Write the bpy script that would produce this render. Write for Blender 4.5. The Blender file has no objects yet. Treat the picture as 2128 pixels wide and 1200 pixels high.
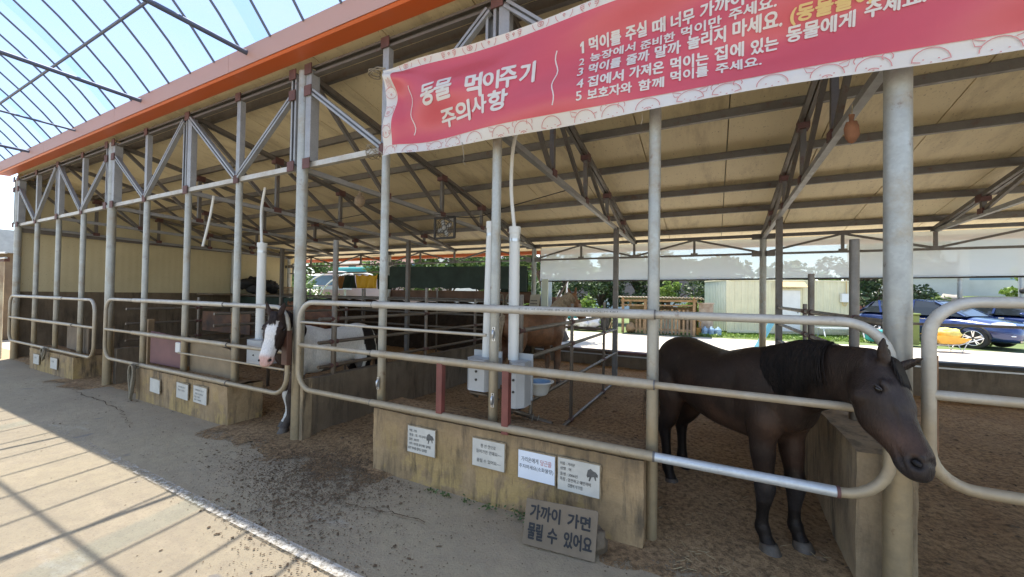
import bpy, bmesh, math, random
import numpy as np
from mathutils import Vector, Matrix, noise as mnoise
R = math.radians
random.seed(7); rng = np.random.default_rng(7)
scene = bpy.context.scene
COL = scene.collection

# ------------------------------------------------------------------ camera
cam_d = bpy.data.cameras.new('camera'); cam = bpy.data.objects.new('camera', cam_d); COL.objects.link(cam)
yaw, pit, rol = R(27.0736), R(.87667), R(.93291)
cf = Vector((-math.sin(yaw)*math.cos(pit), math.cos(yaw)*math.cos(pit), math.sin(pit)))
cr0 = Vector((math.cos(yaw), math.sin(yaw), 0)); cu0 = cr0.cross(cf)
cr = cr0*math.cos(rol)+cu0*math.sin(rol); cu = -cr0*math.sin(rol)+cu0*math.cos(rol)
cam.matrix_world = Matrix(((cr.x, cu.x, -cf.x, 0), (cr.y, cu.y, -cf.y, 0), (cr.z, cu.z, -cf.z, 1.6), (0, 0, 0, 1)))
cam_d.sensor_width = 36; cam_d.lens = 817.31/2128*36
cam_d.clip_start = .05; cam_d.clip_end = 3000
scene.camera = cam

# ------------------------------------------------------------------ light
SUN = Vector((-.20, .205, 1)).normalized()          # towards the sun
world = bpy.data.worlds.new('World'); scene.world = world; world.use_nodes = True
wn = world.node_tree.nodes; wl = world.node_tree.links; wn.clear()
sky = wn.new('ShaderNodeTexSky'); sky.sky_type = 'NISHITA'; sky.sun_disc = False
sky.sun_elevation = math.asin(SUN.z); sky.sun_rotation = math.atan2(SUN.x, SUN.y)
sky.air_density = 1.0; sky.dust_density = .7; sky.ozone_density = 1.0
geo = wn.new('ShaderNodeTexCoord')
cl = wn.new('ShaderNodeTexNoise'); cl.inputs['Scale'].default_value = 2.2; cl.inputs['Detail'].default_value = 7; cl.inputs['Roughness'].default_value = .58
mp = wn.new('ShaderNodeMapping'); mp.inputs['Scale'].default_value = (1, 1, 2.2)
wl.new(geo.outputs['Generated'], mp.inputs['Vector']); wl.new(mp.outputs[0], cl.inputs['Vector'])
rp = wn.new('ShaderNodeValToRGB'); rp.color_ramp.elements[0].position = .42; rp.color_ramp.elements[1].position = .68
rp.color_ramp.elements[0].color = (.04, .04, .04, 1); rp.color_ramp.elements[1].color = (.62, .62, .62, 1)
wl.new(cl.outputs['Fac'], rp.inputs['Fac'])
mx = wn.new('ShaderNodeMix'); mx.data_type = 'RGBA'
wl.new(rp.outputs['Color'], mx.inputs['Factor']); wl.new(sky.outputs[0], mx.inputs['A'])
mx.inputs['B'].default_value = (2.7, 3.0, 3.4, 1)
bg = wn.new('ShaderNodeBackground'); bg.inputs['Strength'].default_value = .15
wo = wn.new('ShaderNodeOutputWorld'); wl.new(mx.outputs['Result'], bg.inputs['Color']); wl.new(bg.outputs[0], wo.inputs['Surface'])
sd = bpy.data.lights.new('sun', 'SUN'); sd.energy = 3.7; sd.angle = R(.53); sd.color = (1, .94, .83)
so = bpy.data.objects.new('sun', sd); COL.objects.link(so); so.location = (-3, 3, 20)
so.rotation_euler = SUN.to_track_quat('Z', 'Y').to_euler()
scene.view_settings.view_transform = 'Standard'; scene.view_settings.look = 'None'
scene.view_settings.exposure = 1.7; scene.view_settings.gamma = 1
scene.render.engine = 'CYCLES'
scene.cycles.max_bounces = 12; scene.cycles.diffuse_bounces = 8; scene.cycles.transparent_max_bounces = 24
scene.cycles.caustics_reflective = False; scene.cycles.caustics_refractive = False

# ------------------------------------------------------------------ materials
class NT:
    def __init__(s, name):
        s.m = bpy.data.materials.new(name); s.m.use_nodes = True
        s.n = s.m.node_tree.nodes; s.l = s.m.node_tree.links
        s.b = s.n['Principled BSDF']; s.out = s.n['Material Output']
        s.tc = s.n.new('ShaderNodeTexCoord')
    def set(s, **k):
        for a, v in k.items(): s.b.inputs[a.replace('_', ' ')].default_value = v
        return s
    def noise(s, scale, detail=5, rough=.6, vec=None, stretch=None, dist=0):
        t = s.n.new('ShaderNodeTexNoise'); t.inputs['Scale'].default_value = scale; t.inputs['Detail'].default_value = detail
        t.inputs['Roughness'].default_value = rough; t.inputs['Distortion'].default_value = dist
        v = vec or s.tc.outputs['Object']
        if stretch:
            m = s.n.new('ShaderNodeMapping'); m.inputs['Scale'].default_value = stretch; s.l.new(v, m.inputs[0]); v = m.outputs[0]
        s.l.new(v, t.inputs['Vector']); return t.outputs['Fac']
    def ramp(s, fac, stops):
        r = s.n.new('ShaderNodeValToRGB'); e = r.color_ramp.elements
        while len(e) < len(stops): e.new(.5)
        for i, (p, c) in enumerate(stops):
            e[i].position = p; e[i].color = (c, c, c, 1) if isinstance(c, (int, float)) else (*c, 1)
        s.l.new(fac, r.inputs['Fac']); return r.outputs['Color']
    def mix(s, fac, a, b, mode='MIX'):
        m = s.n.new('ShaderNodeMix'); m.data_type = 'RGBA'; m.blend_type = mode
        for k, v in (('Factor', fac), ('A', a), ('B', b)):
            i = m.inputs[k]
            if hasattr(v, 'links'): s.l.new(v, i)
            elif k == 'Factor': i.default_value = v
            else: i.default_value = (*v, 1)
        return m.outputs['Result']
    def math(s, op, a, b=0):
        m = s.n.new('ShaderNodeMath'); m.operation = op
        for i, v in enumerate((a, b)):
            if hasattr(v, 'links'): s.l.new(v, m.inputs[i])
            else: m.inputs[i].default_value = v
        return m.outputs[0]
    def posz(s, world=True):
        g = s.n.new('ShaderNodeNewGeometry'); x = s.n.new('ShaderNodeSeparateXYZ'); s.l.new(g.outputs['Position'], x.inputs[0]); s.g = g
        return x.outputs
    def col(s, c):
        if hasattr(c, 'links'): s.l.new(c, s.b.inputs['Base Color'])
        else: s.b.inputs['Base Color'].default_value = (*c, 1)
        return s
    def rough(s, f): s.l.new(f, s.b.inputs['Roughness']); return s
    def bump(s, h, strength=.3, dist=.01):
        b = s.n.new('ShaderNodeBump'); b.inputs['Strength'].default_value = strength; b.inputs['Distance'].default_value = dist
        s.l.new(h, b.inputs['Height']); s.l.new(b.outputs[0], s.b.inputs['Normal']); return s

def simple(name, c, rough=.6, metal=0, var=.25, scale=6, bump=.15, c2=None, spec=.5, bd=.006):
    t = NT(name); n = t.noise(scale)
    c2 = c2 or tuple(x*(1-var) for x in c)
    t.col(t.ramp(n, [(.3, c2), (.7, c)])); t.set(Roughness=rough, Metallic=metal); t.b.inputs['Specular IOR Level'].default_value = spec
    if bump: t.bump(t.noise(scale*6, 4), bump, bd)
    return t.m

M = {}
def galv(name, base, dirt, hi=.5, amt=1.0, metal=.35, rust=.12, z0=.45, z1=.88):
    t = NT(name)
    sp = t.n.new('ShaderNodeTexVoronoi'); sp.inputs['Scale'].default_value = 70; t.l.new(t.tc.outputs['Object'], sp.inputs['Vector'])
    spx = t.n.new('ShaderNodeSeparateColor'); t.l.new(sp.outputs['Color'], spx.inputs[0])
    c = t.mix(t.ramp(spx.outputs[0], [(0, 0), (1, .35)]), base, tuple(x*.72 for x in base))
    c = t.mix(t.ramp(t.noise(5, 6), [(.42, 0), (.72, .5)]), c, tuple(x*.6 for x in base))
    p = t.posz()
    zz = t.math('ADD', p[2], t.math('MULTIPLY', t.noise(4, 6, stretch=(1, 1, .35)), .9))
    d = t.ramp(t.math('MULTIPLY', zz, .4), [(z0, 1.0), (z1, 0)])
    c = t.mix(t.math('MULTIPLY', t.math('MAXIMUM', d, t.ramp(t.noise(2.2, 7, .7), [(.50, 0), (.68, .7)])), amt), c, t.mix(t.noise(22, 6), dirt, tuple(x*.5 for x in dirt)))
    c = t.mix(t.ramp(t.noise(9, 9, .7), [(.66-rust, 0), (.74, .85)]), c, (.13, .055, .028))
    t.col(c); t.rough(t.ramp(t.noise(14), [(.3, .38), (.7, .62)])); t.set(Metallic=metal)
    t.bump(t.noise(60, 3), .12, .003); return t.m
M['galv'] = galv('galvanised_steel', (.41, .425, .405), (.37, .26, .12), amt=.85, rust=.055)
M['rail'] = galv('rail_steel', (.52, .50, .45), (.40, .29, .15), amt=.8, rust=.05, metal=.2, z0=.55, z1=.86)
M['newpipe'] = galv('new_zinc_pipe', (.62, .66, .68), (.4, .3, .2), amt=.15, rust=0, metal=.5)
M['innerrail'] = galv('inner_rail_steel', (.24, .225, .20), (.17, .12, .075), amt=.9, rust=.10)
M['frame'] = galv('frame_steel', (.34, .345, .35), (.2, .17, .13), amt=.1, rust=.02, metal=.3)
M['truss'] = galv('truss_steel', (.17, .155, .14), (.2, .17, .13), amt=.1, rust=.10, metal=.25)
M['gusset'] = simple('red_primer_steel', (.15, .070, .062), .7, .1, .4, 9, .2)
M['redsteel'] = simple('red_painted_steel', (.20, .058, .045), .5, 0, .4, 7, .1)
M['gutter'] = (lambda t: (t.col(t.mix(t.ramp(t.noise(3, 7, stretch=(.25, 1, 1)), [(.45, 0), (.75, .35)]), (.60, .13, .035), (.34, .14, .07))), t.set(Roughness=.38), t.m)[2])(NT('orange_painted_steel'))
M['gutterfront'] = (lambda t: (t.col(t.mix(t.ramp(t.noise(1.6, 8, .7, stretch=(.3, 1, 1)), [(.4, 0), (.7, .8)]), (.47, .27, .22), (.40, .26, .22))), t.set(Roughness=.5), t.m)[2])(NT('faded_skylit_orange'))  # paler front face: fading, with skylight put into the colour
M['brownsteel'] = simple('brown_painted_steel', (.13, .055, .032), .6, 0, .4, 7, .1)
# ceiling panels: cream sandwich sheet with fine grooves and water stains
t = NT('cream_roof_panel'); w = t.n.new('ShaderNodeTexWave'); w.bands_direction = 'X'; w.inputs['Scale'].default_value = 3.3; w.inputs['Distortion'].default_value = 0
t.l.new(t.tc.outputs['Object'], w.inputs['Vector'])
c = t.mix(t.ramp(t.noise(.9, 6, dist=.6), [(.35, 0), (.75, .45)]), (.84, .74, .50), (.68, .56, .34))
c = t.mix(t.ramp(t.noise(3.2, 8, .75, stretch=(1, .16, 1)), [(.50, 0), (.70, .5)]), c, (.33, .25, .15))
c = t.mix(t.ramp(t.noise(46, 3, .7, stretch=(1, .5, 1)), [(.63, 0), (.70, .7)]), c, (.22, .15, .08))
t.col(c); t.set(Roughness=.55); t.bump(t.math('ADD', w.outputs['Fac'], t.noise(40, 3)), .18, .004); M['ceil'] = t.m
t = NT('cream_wall_panel'); w = t.n.new('ShaderNodeTexWave'); w.bands_direction = 'Y'; w.inputs['Scale'].default_value = 2.2
t.l.new(t.tc.outputs['Object'], w.inputs['Vector'])
c = t.mix(t.ramp(t.noise(1.1, 6), [(.35, 0), (.75, .5)]), (.60, .52, .32), (.42, .35, .2))
c = t.mix(t.ramp(t.noise(40, 4), [(.62, 0), (.70, .6)]), c, (.2, .15, .09))
t.col(c); t.set(Roughness=.6); t.bump(w.outputs['Fac'], .3, .006); M['wallpanel'] = t.m
M['skin'] = simple('roof_top_skin', (.35, .36, .34), .5, .2)
# concrete
def concrete(name, base, stain, ochre, oamt=.4, top=False):
    t = NT(name)
    c = t.mix(t.ramp(t.noise(2.3, 8, .65), [(.35, 0), (.7, 1)]), base, stain)
    o = t.ramp(t.noise(1.7, 7, .62, stretch=(1.2, 1, .8), dist=.5), [(.49, 0), (.53, oamt)])
    p = t.posz(); zl = t.ramp(t.math('ADD', p[2], t.math('MULTIPLY', t.noise(3), .25)), [(.2, 1), (.62, .12)])
    c = t.mix(t.math('MULTIPLY', o, zl), c, t.mix(t.noise(18, 4), ochre, tuple(x*.7 for x in ochre)))
    drip = t.math('MULTIPLY', t.ramp(t.noise(5, 8, .7, stretch=(1.9, 1.9, .30), dist=.3), [(.47, 0), (.62, .92)]), t.ramp(t.noise(1.3, 4), [(.36, .1), (.56, 1)]))
    c = t.mix(drip, c, (.075, .055, .034))
    tp = t.ramp(t.math('ADD', p[2], t.math('MULTIPLY', t.noise(4, 7, .7), .35)), [(.60, 0), (.78, .6)])
    if top: c = t.mix(tp, c, (.07, .052, .035))
    c = t.mix(t.ramp(t.noise(55, 5), [(.3, .28), (.6, 0)]), c, tuple(x*.45 for x in base))
    t.col(c); t.set(Roughness=.86); t.bump(t.math('ADD', t.noise(11, 8, .7), t.math('MULTIPLY', t.noise(90, 3), .3)), .5, .02); return t.m
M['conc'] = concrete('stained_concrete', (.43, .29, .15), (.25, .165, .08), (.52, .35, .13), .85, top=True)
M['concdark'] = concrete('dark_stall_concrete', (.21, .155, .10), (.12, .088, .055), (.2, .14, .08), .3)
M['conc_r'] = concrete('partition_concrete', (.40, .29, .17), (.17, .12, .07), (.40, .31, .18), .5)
# yard floor
t = NT('yard_concrete'); P = t.posz()
c = t.mix(t.ramp(t.noise(.55, 7, .6, dist=.4), [(.35, 0), (.68, 1)]), (.42, .335, .205), (.355, .285, .185))
c = t.mix(t.ramp(t.noise(2.6, 9, .68, stretch=(.45, 1, 1)), [(.48, 0), (.66, .55)]), c, (.47, .37, .24))
c = t.mix(t.ramp(t.noise(1.9, 9, .72, stretch=(.35, 1, 1)), [(.60, 0), (.67, .35)]), c, (.52, .47, .38))
c = t.mix(t.ramp(t.noise(23, 7, .72), [(.60, 0), (.72, .4)]), c, (.22, .17, .115))
v = t.n.new('ShaderNodeTexVoronoi'); v.inputs['Scale'].default_value = 1.15; v.inputs['Randomness'].default_value = 1
nv = t.n.new('ShaderNodeVectorMath'); nv.operation = 'ADD'
nn = t.n.new('ShaderNodeTexNoise'); nn.inputs['Scale'].default_value = 4; t.l.new(t.tc.outputs['Object'], nn.inputs['Vector'])
sc_ = t.n.new('ShaderNodeVectorMath'); sc_.operation = 'SCALE'; sc_.inputs['Scale'].default_value = .35; t.l.new(nn.outputs['Color'], sc_.inputs[0])
t.l.new(t.tc.outputs['Object'], nv.inputs[0]); t.l.new(sc_.outputs[0], nv.inputs[1]); t.l.new(nv.outputs[0], v.inputs['Vector'])
c = t.mix(t.ramp(v.outputs['Distance'], [(.045, .75), (.075, 0)]), c, (.21, .19, .165))
# trodden dirt near the stalls
yy = t.math('ADD', P[1], t.math('MULTIPLY', t.math('SUBTRACT', t.noise(1.1, 6, .65), .5), 1.5))
c = t.mix(t.ramp(t.math('MULTIPLY', t.math('SUBTRACT', yy, 1.2), .5), [(.42, 0), (.78, .5)]), c, t.mix(t.noise(16, 7, .7), (.31, .215, .125), (.18, .12, .068)))
t.col(c); t.set(Roughness=.9); c = t.mix(t.ramp(t.noise(8, 8, .75), [(.40, .30), (.56, 0)]), c, (.24, .19, .135))
c = t.mix(t.ramp(t.noise(70, 4, .7), [(.34, .5), (.44, 0)]), c, (.16, .125, .09))
t.col(c); t.bump(t.math('ADD', t.noise(5, 9, .75), t.math('MULTIPLY', t.noise(70, 5, .7), .45)), .7, .03); M['yard'] = t.m
t = NT('stall_dirt')
c = t.mix(t.ramp(t.noise(1.6, 8, .7), [(.35, 0), (.7, 1)]), (.50, .325, .17), (.34, .21, .105))
c = t.mix(t.ramp(t.noise(26, 7, .75, stretch=(1, 1, 1)), [(.38, .8), (.58, 0)]), c, (.11, .07, .038))
c = t.mix(t.ramp(t.noise(48, 6, .75, stretch=(1, .35, 1)), [(.60, 0), (.72, .6)]), c, (.27, .19, .115))
t.col(c); t.set(Roughness=.97); t.b.inputs['Specular IOR Level'].default_value = .15
t.bump(t.math('ADD', t.noise(14, 10, .75), t.math('MULTIPLY', t.noise(95, 5), .35)), .9, .045)
P = t.posz(); tr = t.n.new('ShaderNodeBsdfTransparent'); ms = t.n.new('ShaderNodeMixShader')
e = t.math('ADD', P[1], t.math('ADD', t.math('MULTIPLY', t.math('SUBTRACT', t.noise(2.2, 5, .6), .5), 1.3), t.math('MULTIPLY', t.math('SUBTRACT', t.noise(42, 6, .75), .5), 1.6)))
t.l.new(t.ramp(t.math('SUBTRACT', e, 2.0), [(.33, 0), (.40, 1)]), ms.inputs[0]); t.l.new(tr.outputs[0], ms.inputs[1]); t.l.new(t.b.outputs[0], ms.inputs[2]); t.l.new(ms.outputs[0], t.out.inputs[0]); M['dirt'] = t.m
M['clod'] = simple('dung_clod', (.17, .115, .07), .95, 0, .5, 20, .4, spec=.15)
t = NT('parking_sand')
c = t.mix(t.ramp(t.noise(.3, 8, .65), [(.35, 0), (.7, 1)]), (.50, .45, .37), (.40, .35, .28))
c = t.mix(t.ramp(t.noise(2.4, 8, .75, stretch=(.3, 1, 1)), [(.58, 0), (.7, .5)]), c, (.3, .25, .18))
t.col(c); t.set(Roughness=.95); t.bump(t.noise(9, 8), .4, .03); M['park'] = t.m
M['grassbase'] = simple('grass_soil', (.14, .19, .06), .95, 0, .5, 3, .5)
t = NT('grass_blade'); t.col(t.ramp(t.noise(2), [(.3, (.07, .13, .025)), (.7, (.17, .24, .06))])); t.set(Roughness=.7); M['grass'] = t.m
t = NT('worn_white_paint')
c = t.mix(t.ramp(t.noise(26, 8, .75), [(.40, 0), (.64, .9)]), (.60, .56, .48), (.44, .375, .28))
t.col(c); t.set(Roughness=.8)
tr = t.n.new('ShaderNodeBsdfTransparent'); ms = t.n.new('ShaderNodeMixShader')
P = t.posz(); t.l.new(t.ramp(t.math('SUBTRACT', t.noise(34, 9, .8), t.math('MULTIPLY', t.math('ADD', P[0], 3.2), .035)), [(.42, 0), (.58, 1)]), ms.inputs[0])
t.l.new(t.b.outputs[0], ms.inputs[1]); t.l.new(tr.outputs[0], ms.inputs[2]); t.l.new(ms.outputs[0], t.out.inputs[0]); M['whiteline'] = t.m

def leafmat(name, a, b, tr=.3):
    t = NT(name); at = t.n.new('ShaderNodeAttribute'); at.attribute_name = 'shade'
    t.col(t.ramp(at.outputs['Fac'], [(0, a), (1, b)])); t.set(Roughness=.55)
    tl = t.n.new('ShaderNodeBsdfTranslucent'); t.l.new(t.b.inputs['Base Color'].links[0].from_socket, tl.inputs[0])
    ms = t.n.new('ShaderNodeMixShader'); ms.inputs[0].default_value = tr
    t.l.new(t.b.outputs[0], ms.inputs[1]); t.l.new(tl.outputs[0], ms.inputs[2]); t.l.new(ms.outputs[0], t.out.inputs[0]); return t.m
M['leaf'] = leafmat('broad_leaves', (.035, .075, .018), (.13, .21, .05))
M['pine'] = leafmat('pine_needles', (.022, .045, .016), (.085, .13, .04), .15)
M['bright'] = leafmat('bright_leaves', (.08, .15, .02), (.25, .36, .07))
M['autumn'] = leafmat('rust_leaves', (.14, .07, .03), (.28, .2, .08))
M['bark'] = simple('tree_bark', (.12, .09, .065), .9, 0, .5, 8, .8, bd=.03)
M['pvc'] = simple('white_pvc', (.70, .70, .66), .38, 0, .12, 3, 0)
M['pvcgrey'] = simple('grey_pvc_sheet', (.42, .425, .42), .42, 0, .2, 4, .05)
M['plate'] = simple('weathered_white_plate', (.62, .58, .50), .7, 0, .22, 6, .1)
M['paper'] = simple('white_paper_notice', (.74, .76, .80), .6, 0, .08, 8, .05)
M['ink'] = simple('black_ink', (.02, .02, .022), .7, 0, .3, 10, 0)
M['inkfade'] = simple('faded_ink', (.14, .13, .115), .8, 0, .5, 30, 0)
M['inkred'] = simple('red_ink', (.5, .07, .05), .7, 0, .3, 10, 0)
M['wood'] = simple('weathered_timber', (.36, .24, .13), .85, 0, .5, 5, .4)
M['woodgrey'] = simple('grey_board', (.22, .165, .11), .9, 0, .35, 4, .35)
M['rope'] = simple('old_rope', (.33, .28, .2), .95, 0, .4, 60, .6)
M['black'] = simple('black_rubber', (.02, .02, .02), .7, 0, .3, 10, .1)
M['darksteel'] = simple('dark_steel', (.06, .055, .05), .6, .3, .4, 8, .1)
M['steel'] = simple('zinc_bright', (.55, .56, .57), .3, .8, .15, 20, .03)
M['whitepaint'] = simple('white_paint', (.72, .72, .70), .5, 0, .12, 3, .03)
M['dung'] = simple('earth_bank', (.075, .05, .033), .97, 0, .5, 7, 1, bd=.05, spec=.1)
M['terracotta'] = simple('brown_plaster', (.23, .13, .085), .9, 0, .45, 2.5, .3)
def bannermat(name, c, c2, sheen):
    t = NT(name); t.col(t.ramp(t.noise(1.6, 4, stretch=(.5, 1, 2)), [(.3, c2), (.7, c)])); t.set(Roughness=.38); t.b.inputs['Specular IOR Level'].default_value = sheen
    t.bump(t.noise(3, 3, stretch=(6, 1, .8)), .12, .02)
    tl = t.n.new('ShaderNodeBsdfTranslucent'); tl.inputs[0].default_value = (*c, 1)
    ms = t.n.new('ShaderNodeMixShader'); ms.inputs[0].default_value = .3
    t.l.new(t.b.outputs[0], ms.inputs[1]); t.l.new(tl.outputs[0], ms.inputs[2]); t.l.new(ms.outputs[0], t.out.inputs[0]); return t.m
M['banred'] = bannermat('banner_red', (.68, .095, .13), (.60, .07, .10), .9)
M['banwhite'] = bannermat('banner_white', (.78, .76, .74), (.72, .69, .65), .6)
M['banyellow'] = bannermat('banner_yellow', (.80, .62, .28), (.76, .58, .25), .5)
M['banpink'] = simple('banner_pink_print', (.60, .25, .24), .6, 0, .2, 8, 0)
t = NT('tunnel_film'); t.col((.78, .86, .95)); t.set(Roughness=.4)
tr = t.n.new('ShaderNodeBsdfTransparent'); tr.inputs[0].default_value = (.55, .58, .655, 1)
tl = t.n.new('ShaderNodeBsdfTranslucent'); tl.inputs[0].default_value = (.42, .50, .62, 1)
ms = t.n.new('ShaderNodeMixShader'); ms.inputs[0].default_value = .10
t.l.new(tr.outputs[0], ms.inputs[1]); t.l.new(tl.outputs[0], ms.inputs[2]); t.l.new(ms.outputs[0], t.out.inputs[0]); M['film'] = t.m
t = NT('film_overlap'); tr = t.n.new('ShaderNodeBsdfTransparent'); tr.inputs[0].default_value = (.84, .93, .98, 1)
t.l.new(tr.outputs[0], t.out.inputs[0]); M['filmblue'] = t.m
t = NT('clear_plastic_curtain'); t.col(t.ramp(t.noise(1.3, 5, stretch=(.6, 1, 1.6), dist=.6), [(.3, (.48, .58, .62)), (.7, (.62, .70, .74))])); t.set(Roughness=.22)
t.bump(t.noise(2.2, 4), .2, .02)
tr = t.n.new('ShaderNodeBsdfTransparent'); tr.inputs[0].default_value = (.85, .92, .97, 1)
tl = t.n.new('ShaderNodeBsdfTranslucent'); tl.inputs[0].default_value = (.82, .88, .92, 1)
m1 = t.n.new('ShaderNodeMixShader'); m1.inputs[0].default_value = .45; t.l.new(t.b.outputs[0], m1.inputs[1]); t.l.new(tl.outputs[0], m1.inputs[2])
ms = t.n.new('ShaderNodeMixShader'); ms.inputs[0].default_value = .24
t.l.new(m1.outputs[0], ms.inputs[1]); t.l.new(tr.outputs[0], ms.inputs[2]); t.l.new(ms.outputs[0], t.out.inputs[0]); M['curtain'] = t.m

# ------------------------------------------------------------------ mesh helpers
class MB:
    def __init__(s): s.v = []; s.f = []; s.sm = []
    def add(s, v, f, smooth=False):
        o = len(s.v); s.v += [tuple(p) for p in v]; s.f += [tuple(i+o for i in q) for q in f]; s.sm += [smooth]*len(f); return s
    def box(s, a, b, bev=0):
        x0, x1 = sorted((a[0], b[0])); y0, y1 = sorted((a[1], b[1])); z0, z1 = sorted((a[2], b[2]))
        v = [(x, y, z) for x in (x0, x1) for y in (y0, y1) for z in (z0, z1)]
        return s.add(v, [(0, 1, 3, 2), (4, 6, 7, 5), (0, 4, 5, 1), (2, 3, 7, 6), (0, 2, 6, 4), (1, 5, 7, 3)])
    def beam(s, p, q, w, h, up=(0, 0, 1)):
        p = Vector(p); q = Vector(q); d = (q-p).normalized(); u = Vector(up)
        if abs(d.dot(u)) > .98: u = Vector((0, 1, 0))
        r = d.cross(u).normalized(); u = r.cross(d).normalized()
        v = [c+r*a*w/2+u*b*h/2 for c in (p, q) for a, b in ((-1, -1), (1, -1), (1, 1), (-1, 1))]
        return s.add(v, [(3, 2, 1, 0), (4, 5, 6, 7), (0, 1, 5, 4), (1, 2, 6, 5), (2, 3, 7, 6), (3, 0, 4, 7)])
    def channel(s, p, q, w, h, t=.006, up=(0, 0, 1), flip=1):
        """lipped C section: web on one side, flanges top and bottom"""
        p = Vector(p); q = Vector(q); d = (q-p).normalized(); u = Vector(up)
        if abs(d.dot(u)) > .98: u = Vector((0, 1, 0))
        r = d.cross(u).normalized()*flip; u = Vector(u)-d*d.dot(Vector(u)); u.normalize()
        for (c0, c1) in (((-w/2, -h/2), (-w/2+t, h/2)), ((-w/2+t, h/2-t), (w/2, h/2)), ((-w/2+t, -h/2), (w/2, -h/2+t)),
                         ((w/2-t, h/2-t-.018), (w/2, h/2-t)), ((w/2-t, -h/2+t), (w/2, -h/2+t+.018))):
            v = [c+r*a+u*b for c in (p, q) for a, b in ((c0[0], c0[1]), (c1[0], c0[1]), (c1[0], c1[1]), (c0[0], c1[1]))]
            s.add(v, [(3, 2, 1, 0), (4, 5, 6, 7), (0, 1, 5, 4), (1, 2, 6, 5), (2, 3, 7, 6), (3, 0, 4, 7)])
        return s
    def tube(s, pts, r, n=14, cap=True):
        pts = [Vector(p) for p in pts]; k = len(pts); rs = r if hasattr(r, '__len__') else [r]*k
        v = []; u = None
        for i, p in enumerate(pts):
            d = (pts[min(i+1, k-1)]-pts[max(i-1, 0)]).normalized()
            if u is None: u = d.orthogonal().normalized()
            u = (u-d*d.dot(u)).normalized(); w = d.cross(u)
            v += [p+(u*math.cos(a)+w*math.sin(a))*rs[i] for a in [2*math.pi*j/n for j in range(n)]]
        f = [(i*n+j, i*n+(j+1) % n, (i+1)*n+(j+1) % n, (i+1)*n+j) for i in range(k-1) for j in range(n)]
        s.add(v, f, True)
        if cap: s.add(v[:n], [tuple(range(n))[::-1]]); s.add(v[-n:], [tuple(range(n))])
        return s
    def ell(s, c, r, nu=14, nv=8, rot=None, jit=0):
        v = []; c = Vector(c)
        for i in range(nv+1):
            th = math.pi*i/nv
            for j in range(nu):
                ph = 2*math.pi*j/nu; p = Vector((math.sin(th)*math.cos(ph)*r[0], math.sin(th)*math.sin(ph)*r[1], math.cos(th)*r[2]))
                if jit: p *= 1+jit*mnoise.noise(p*3.1/max(r)+c*7)
                if rot is not None: p = rot @ p
                v.append(c+p)
        f = [(i*nu+j, i*nu+(j+1) % nu, (i+1)*nu+(j+1) % nu, (i+1)*nu+j)[::-1] for i in range(nv) for j in range(nu)]
        return s.add(v, f, True)
    def lathe(s, prof, c=(0, 0, 0), n=24):
        c = Vector(c); v = [c+Vector((r*math.cos(2*math.pi*j/n), r*math.sin(2*math.pi*j/n), z)) for r, z in prof for j in range(n)]
        return s.add(v, [(i*n+j, i*n+(j+1) % n, (i+1)*n+(j+1) % n, (i+1)*n+j) for i in range(len(prof)-1) for j in range(n)], True)
    def prism(s, poly, y0, y1, plane='xz'):
        n = len(poly)
        def P(a, b, c): return (a, c, b) if plane == 'xz' else ((c, a, b) if plane == 'yz' else (a, b, c))
        v = [P(a, b, y0) for a, b in poly]+[P(a, b, y1) for a, b in poly]
        return s.add(v, [tuple(range(n)), tuple(range(2*n-1, n-1, -1))]+[(i, (i+1) % n, n+(i+1) % n, n+i) for i in range(n)])
    def build(s, name, m, parent=None, mats=None, bev=0):
        me = bpy.data.meshes.new(name); me.from_pydata([tuple(p) for p in s.v], [], s.f)
        me.polygons.foreach_set('use_smooth', s.sm)
        o = bpy.data.objects.new(name, me); COL.objects.link(o); me.materials.append(m)
        for x in (mats or []): me.materials.append(x)
        if parent is not None: o.parent = parent; o.matrix_parent_inverse = parent_inv(parent)
        if bev:
            b = o.modifiers.new('bevel', 'BEVEL'); b.width = bev; b.segments = 2; b.limit_method = 'ANGLE'
        return o
def world_mat(o):
    return world_mat(o.parent) @ o.matrix_parent_inverse @ o.matrix_basis if o.parent else o.matrix_basis.copy()
def parent_inv(p): return world_mat(p).inverted()
def tag(o, label=None, cat=None, group=None, kind=None):
    if label: o['label'] = label
    if cat: o['category'] = cat
    if group: o['group'] = group
    if kind: o['kind'] = kind
    return o
def thing(name, label, cat, loc=(0, 0, 0), rz=0, group=None):
    o = bpy.data.objects.new(name, None); COL.objects.link(o); o.location = loc; o.rotation_euler = (0, 0, rz); o.empty_display_size = .2
    return tag(o, label, cat, group)
def copy_tree(o, parent=None):
    c = o.copy(); COL.objects.link(c)
    if parent is not None: c.parent = parent
    for ch in list(o.children): copy_tree(ch, c)
    return c
def text_mesh(body, x0, x1, z0, z1, bold=0, real=False, space=1.0, shear=0):
    """flat lettering in XZ, fitted to a rectangle; returns verts (x, z), faces"""
    c = bpy.data.curves.new('lettering', 'FONT'); c.body = body; c.offset = 0; c.resolution_u = 3; c.space_character = space; c.shear = shear
    o = bpy.data.objects.new('lettering_tmp', c); COL.objects.link(o)
    dg = bpy.context.evaluated_depsgraph_get(); me = bpy.data.meshes.new_from_object(o.evaluated_get(dg))
    v = [tuple(p.co) for p in me.vertices]; f = [tuple(p.vertices) for p in me.polygons]
    bpy.data.objects.remove(o); bpy.data.curves.remove(c); bpy.data.meshes.remove(me)
    if not v: return [], []
    xs = [p[0] for p in v]; ys = [p[1] for p in v]; a, b, c_, d = min(xs), max(xs), min(ys), max(ys)
    return [((p[0]-a)/(b-a)*(x1-x0)+x0, (p[1]-c_)/(d-c_)*(z1-z0)+z0) for p in v], f
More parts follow.
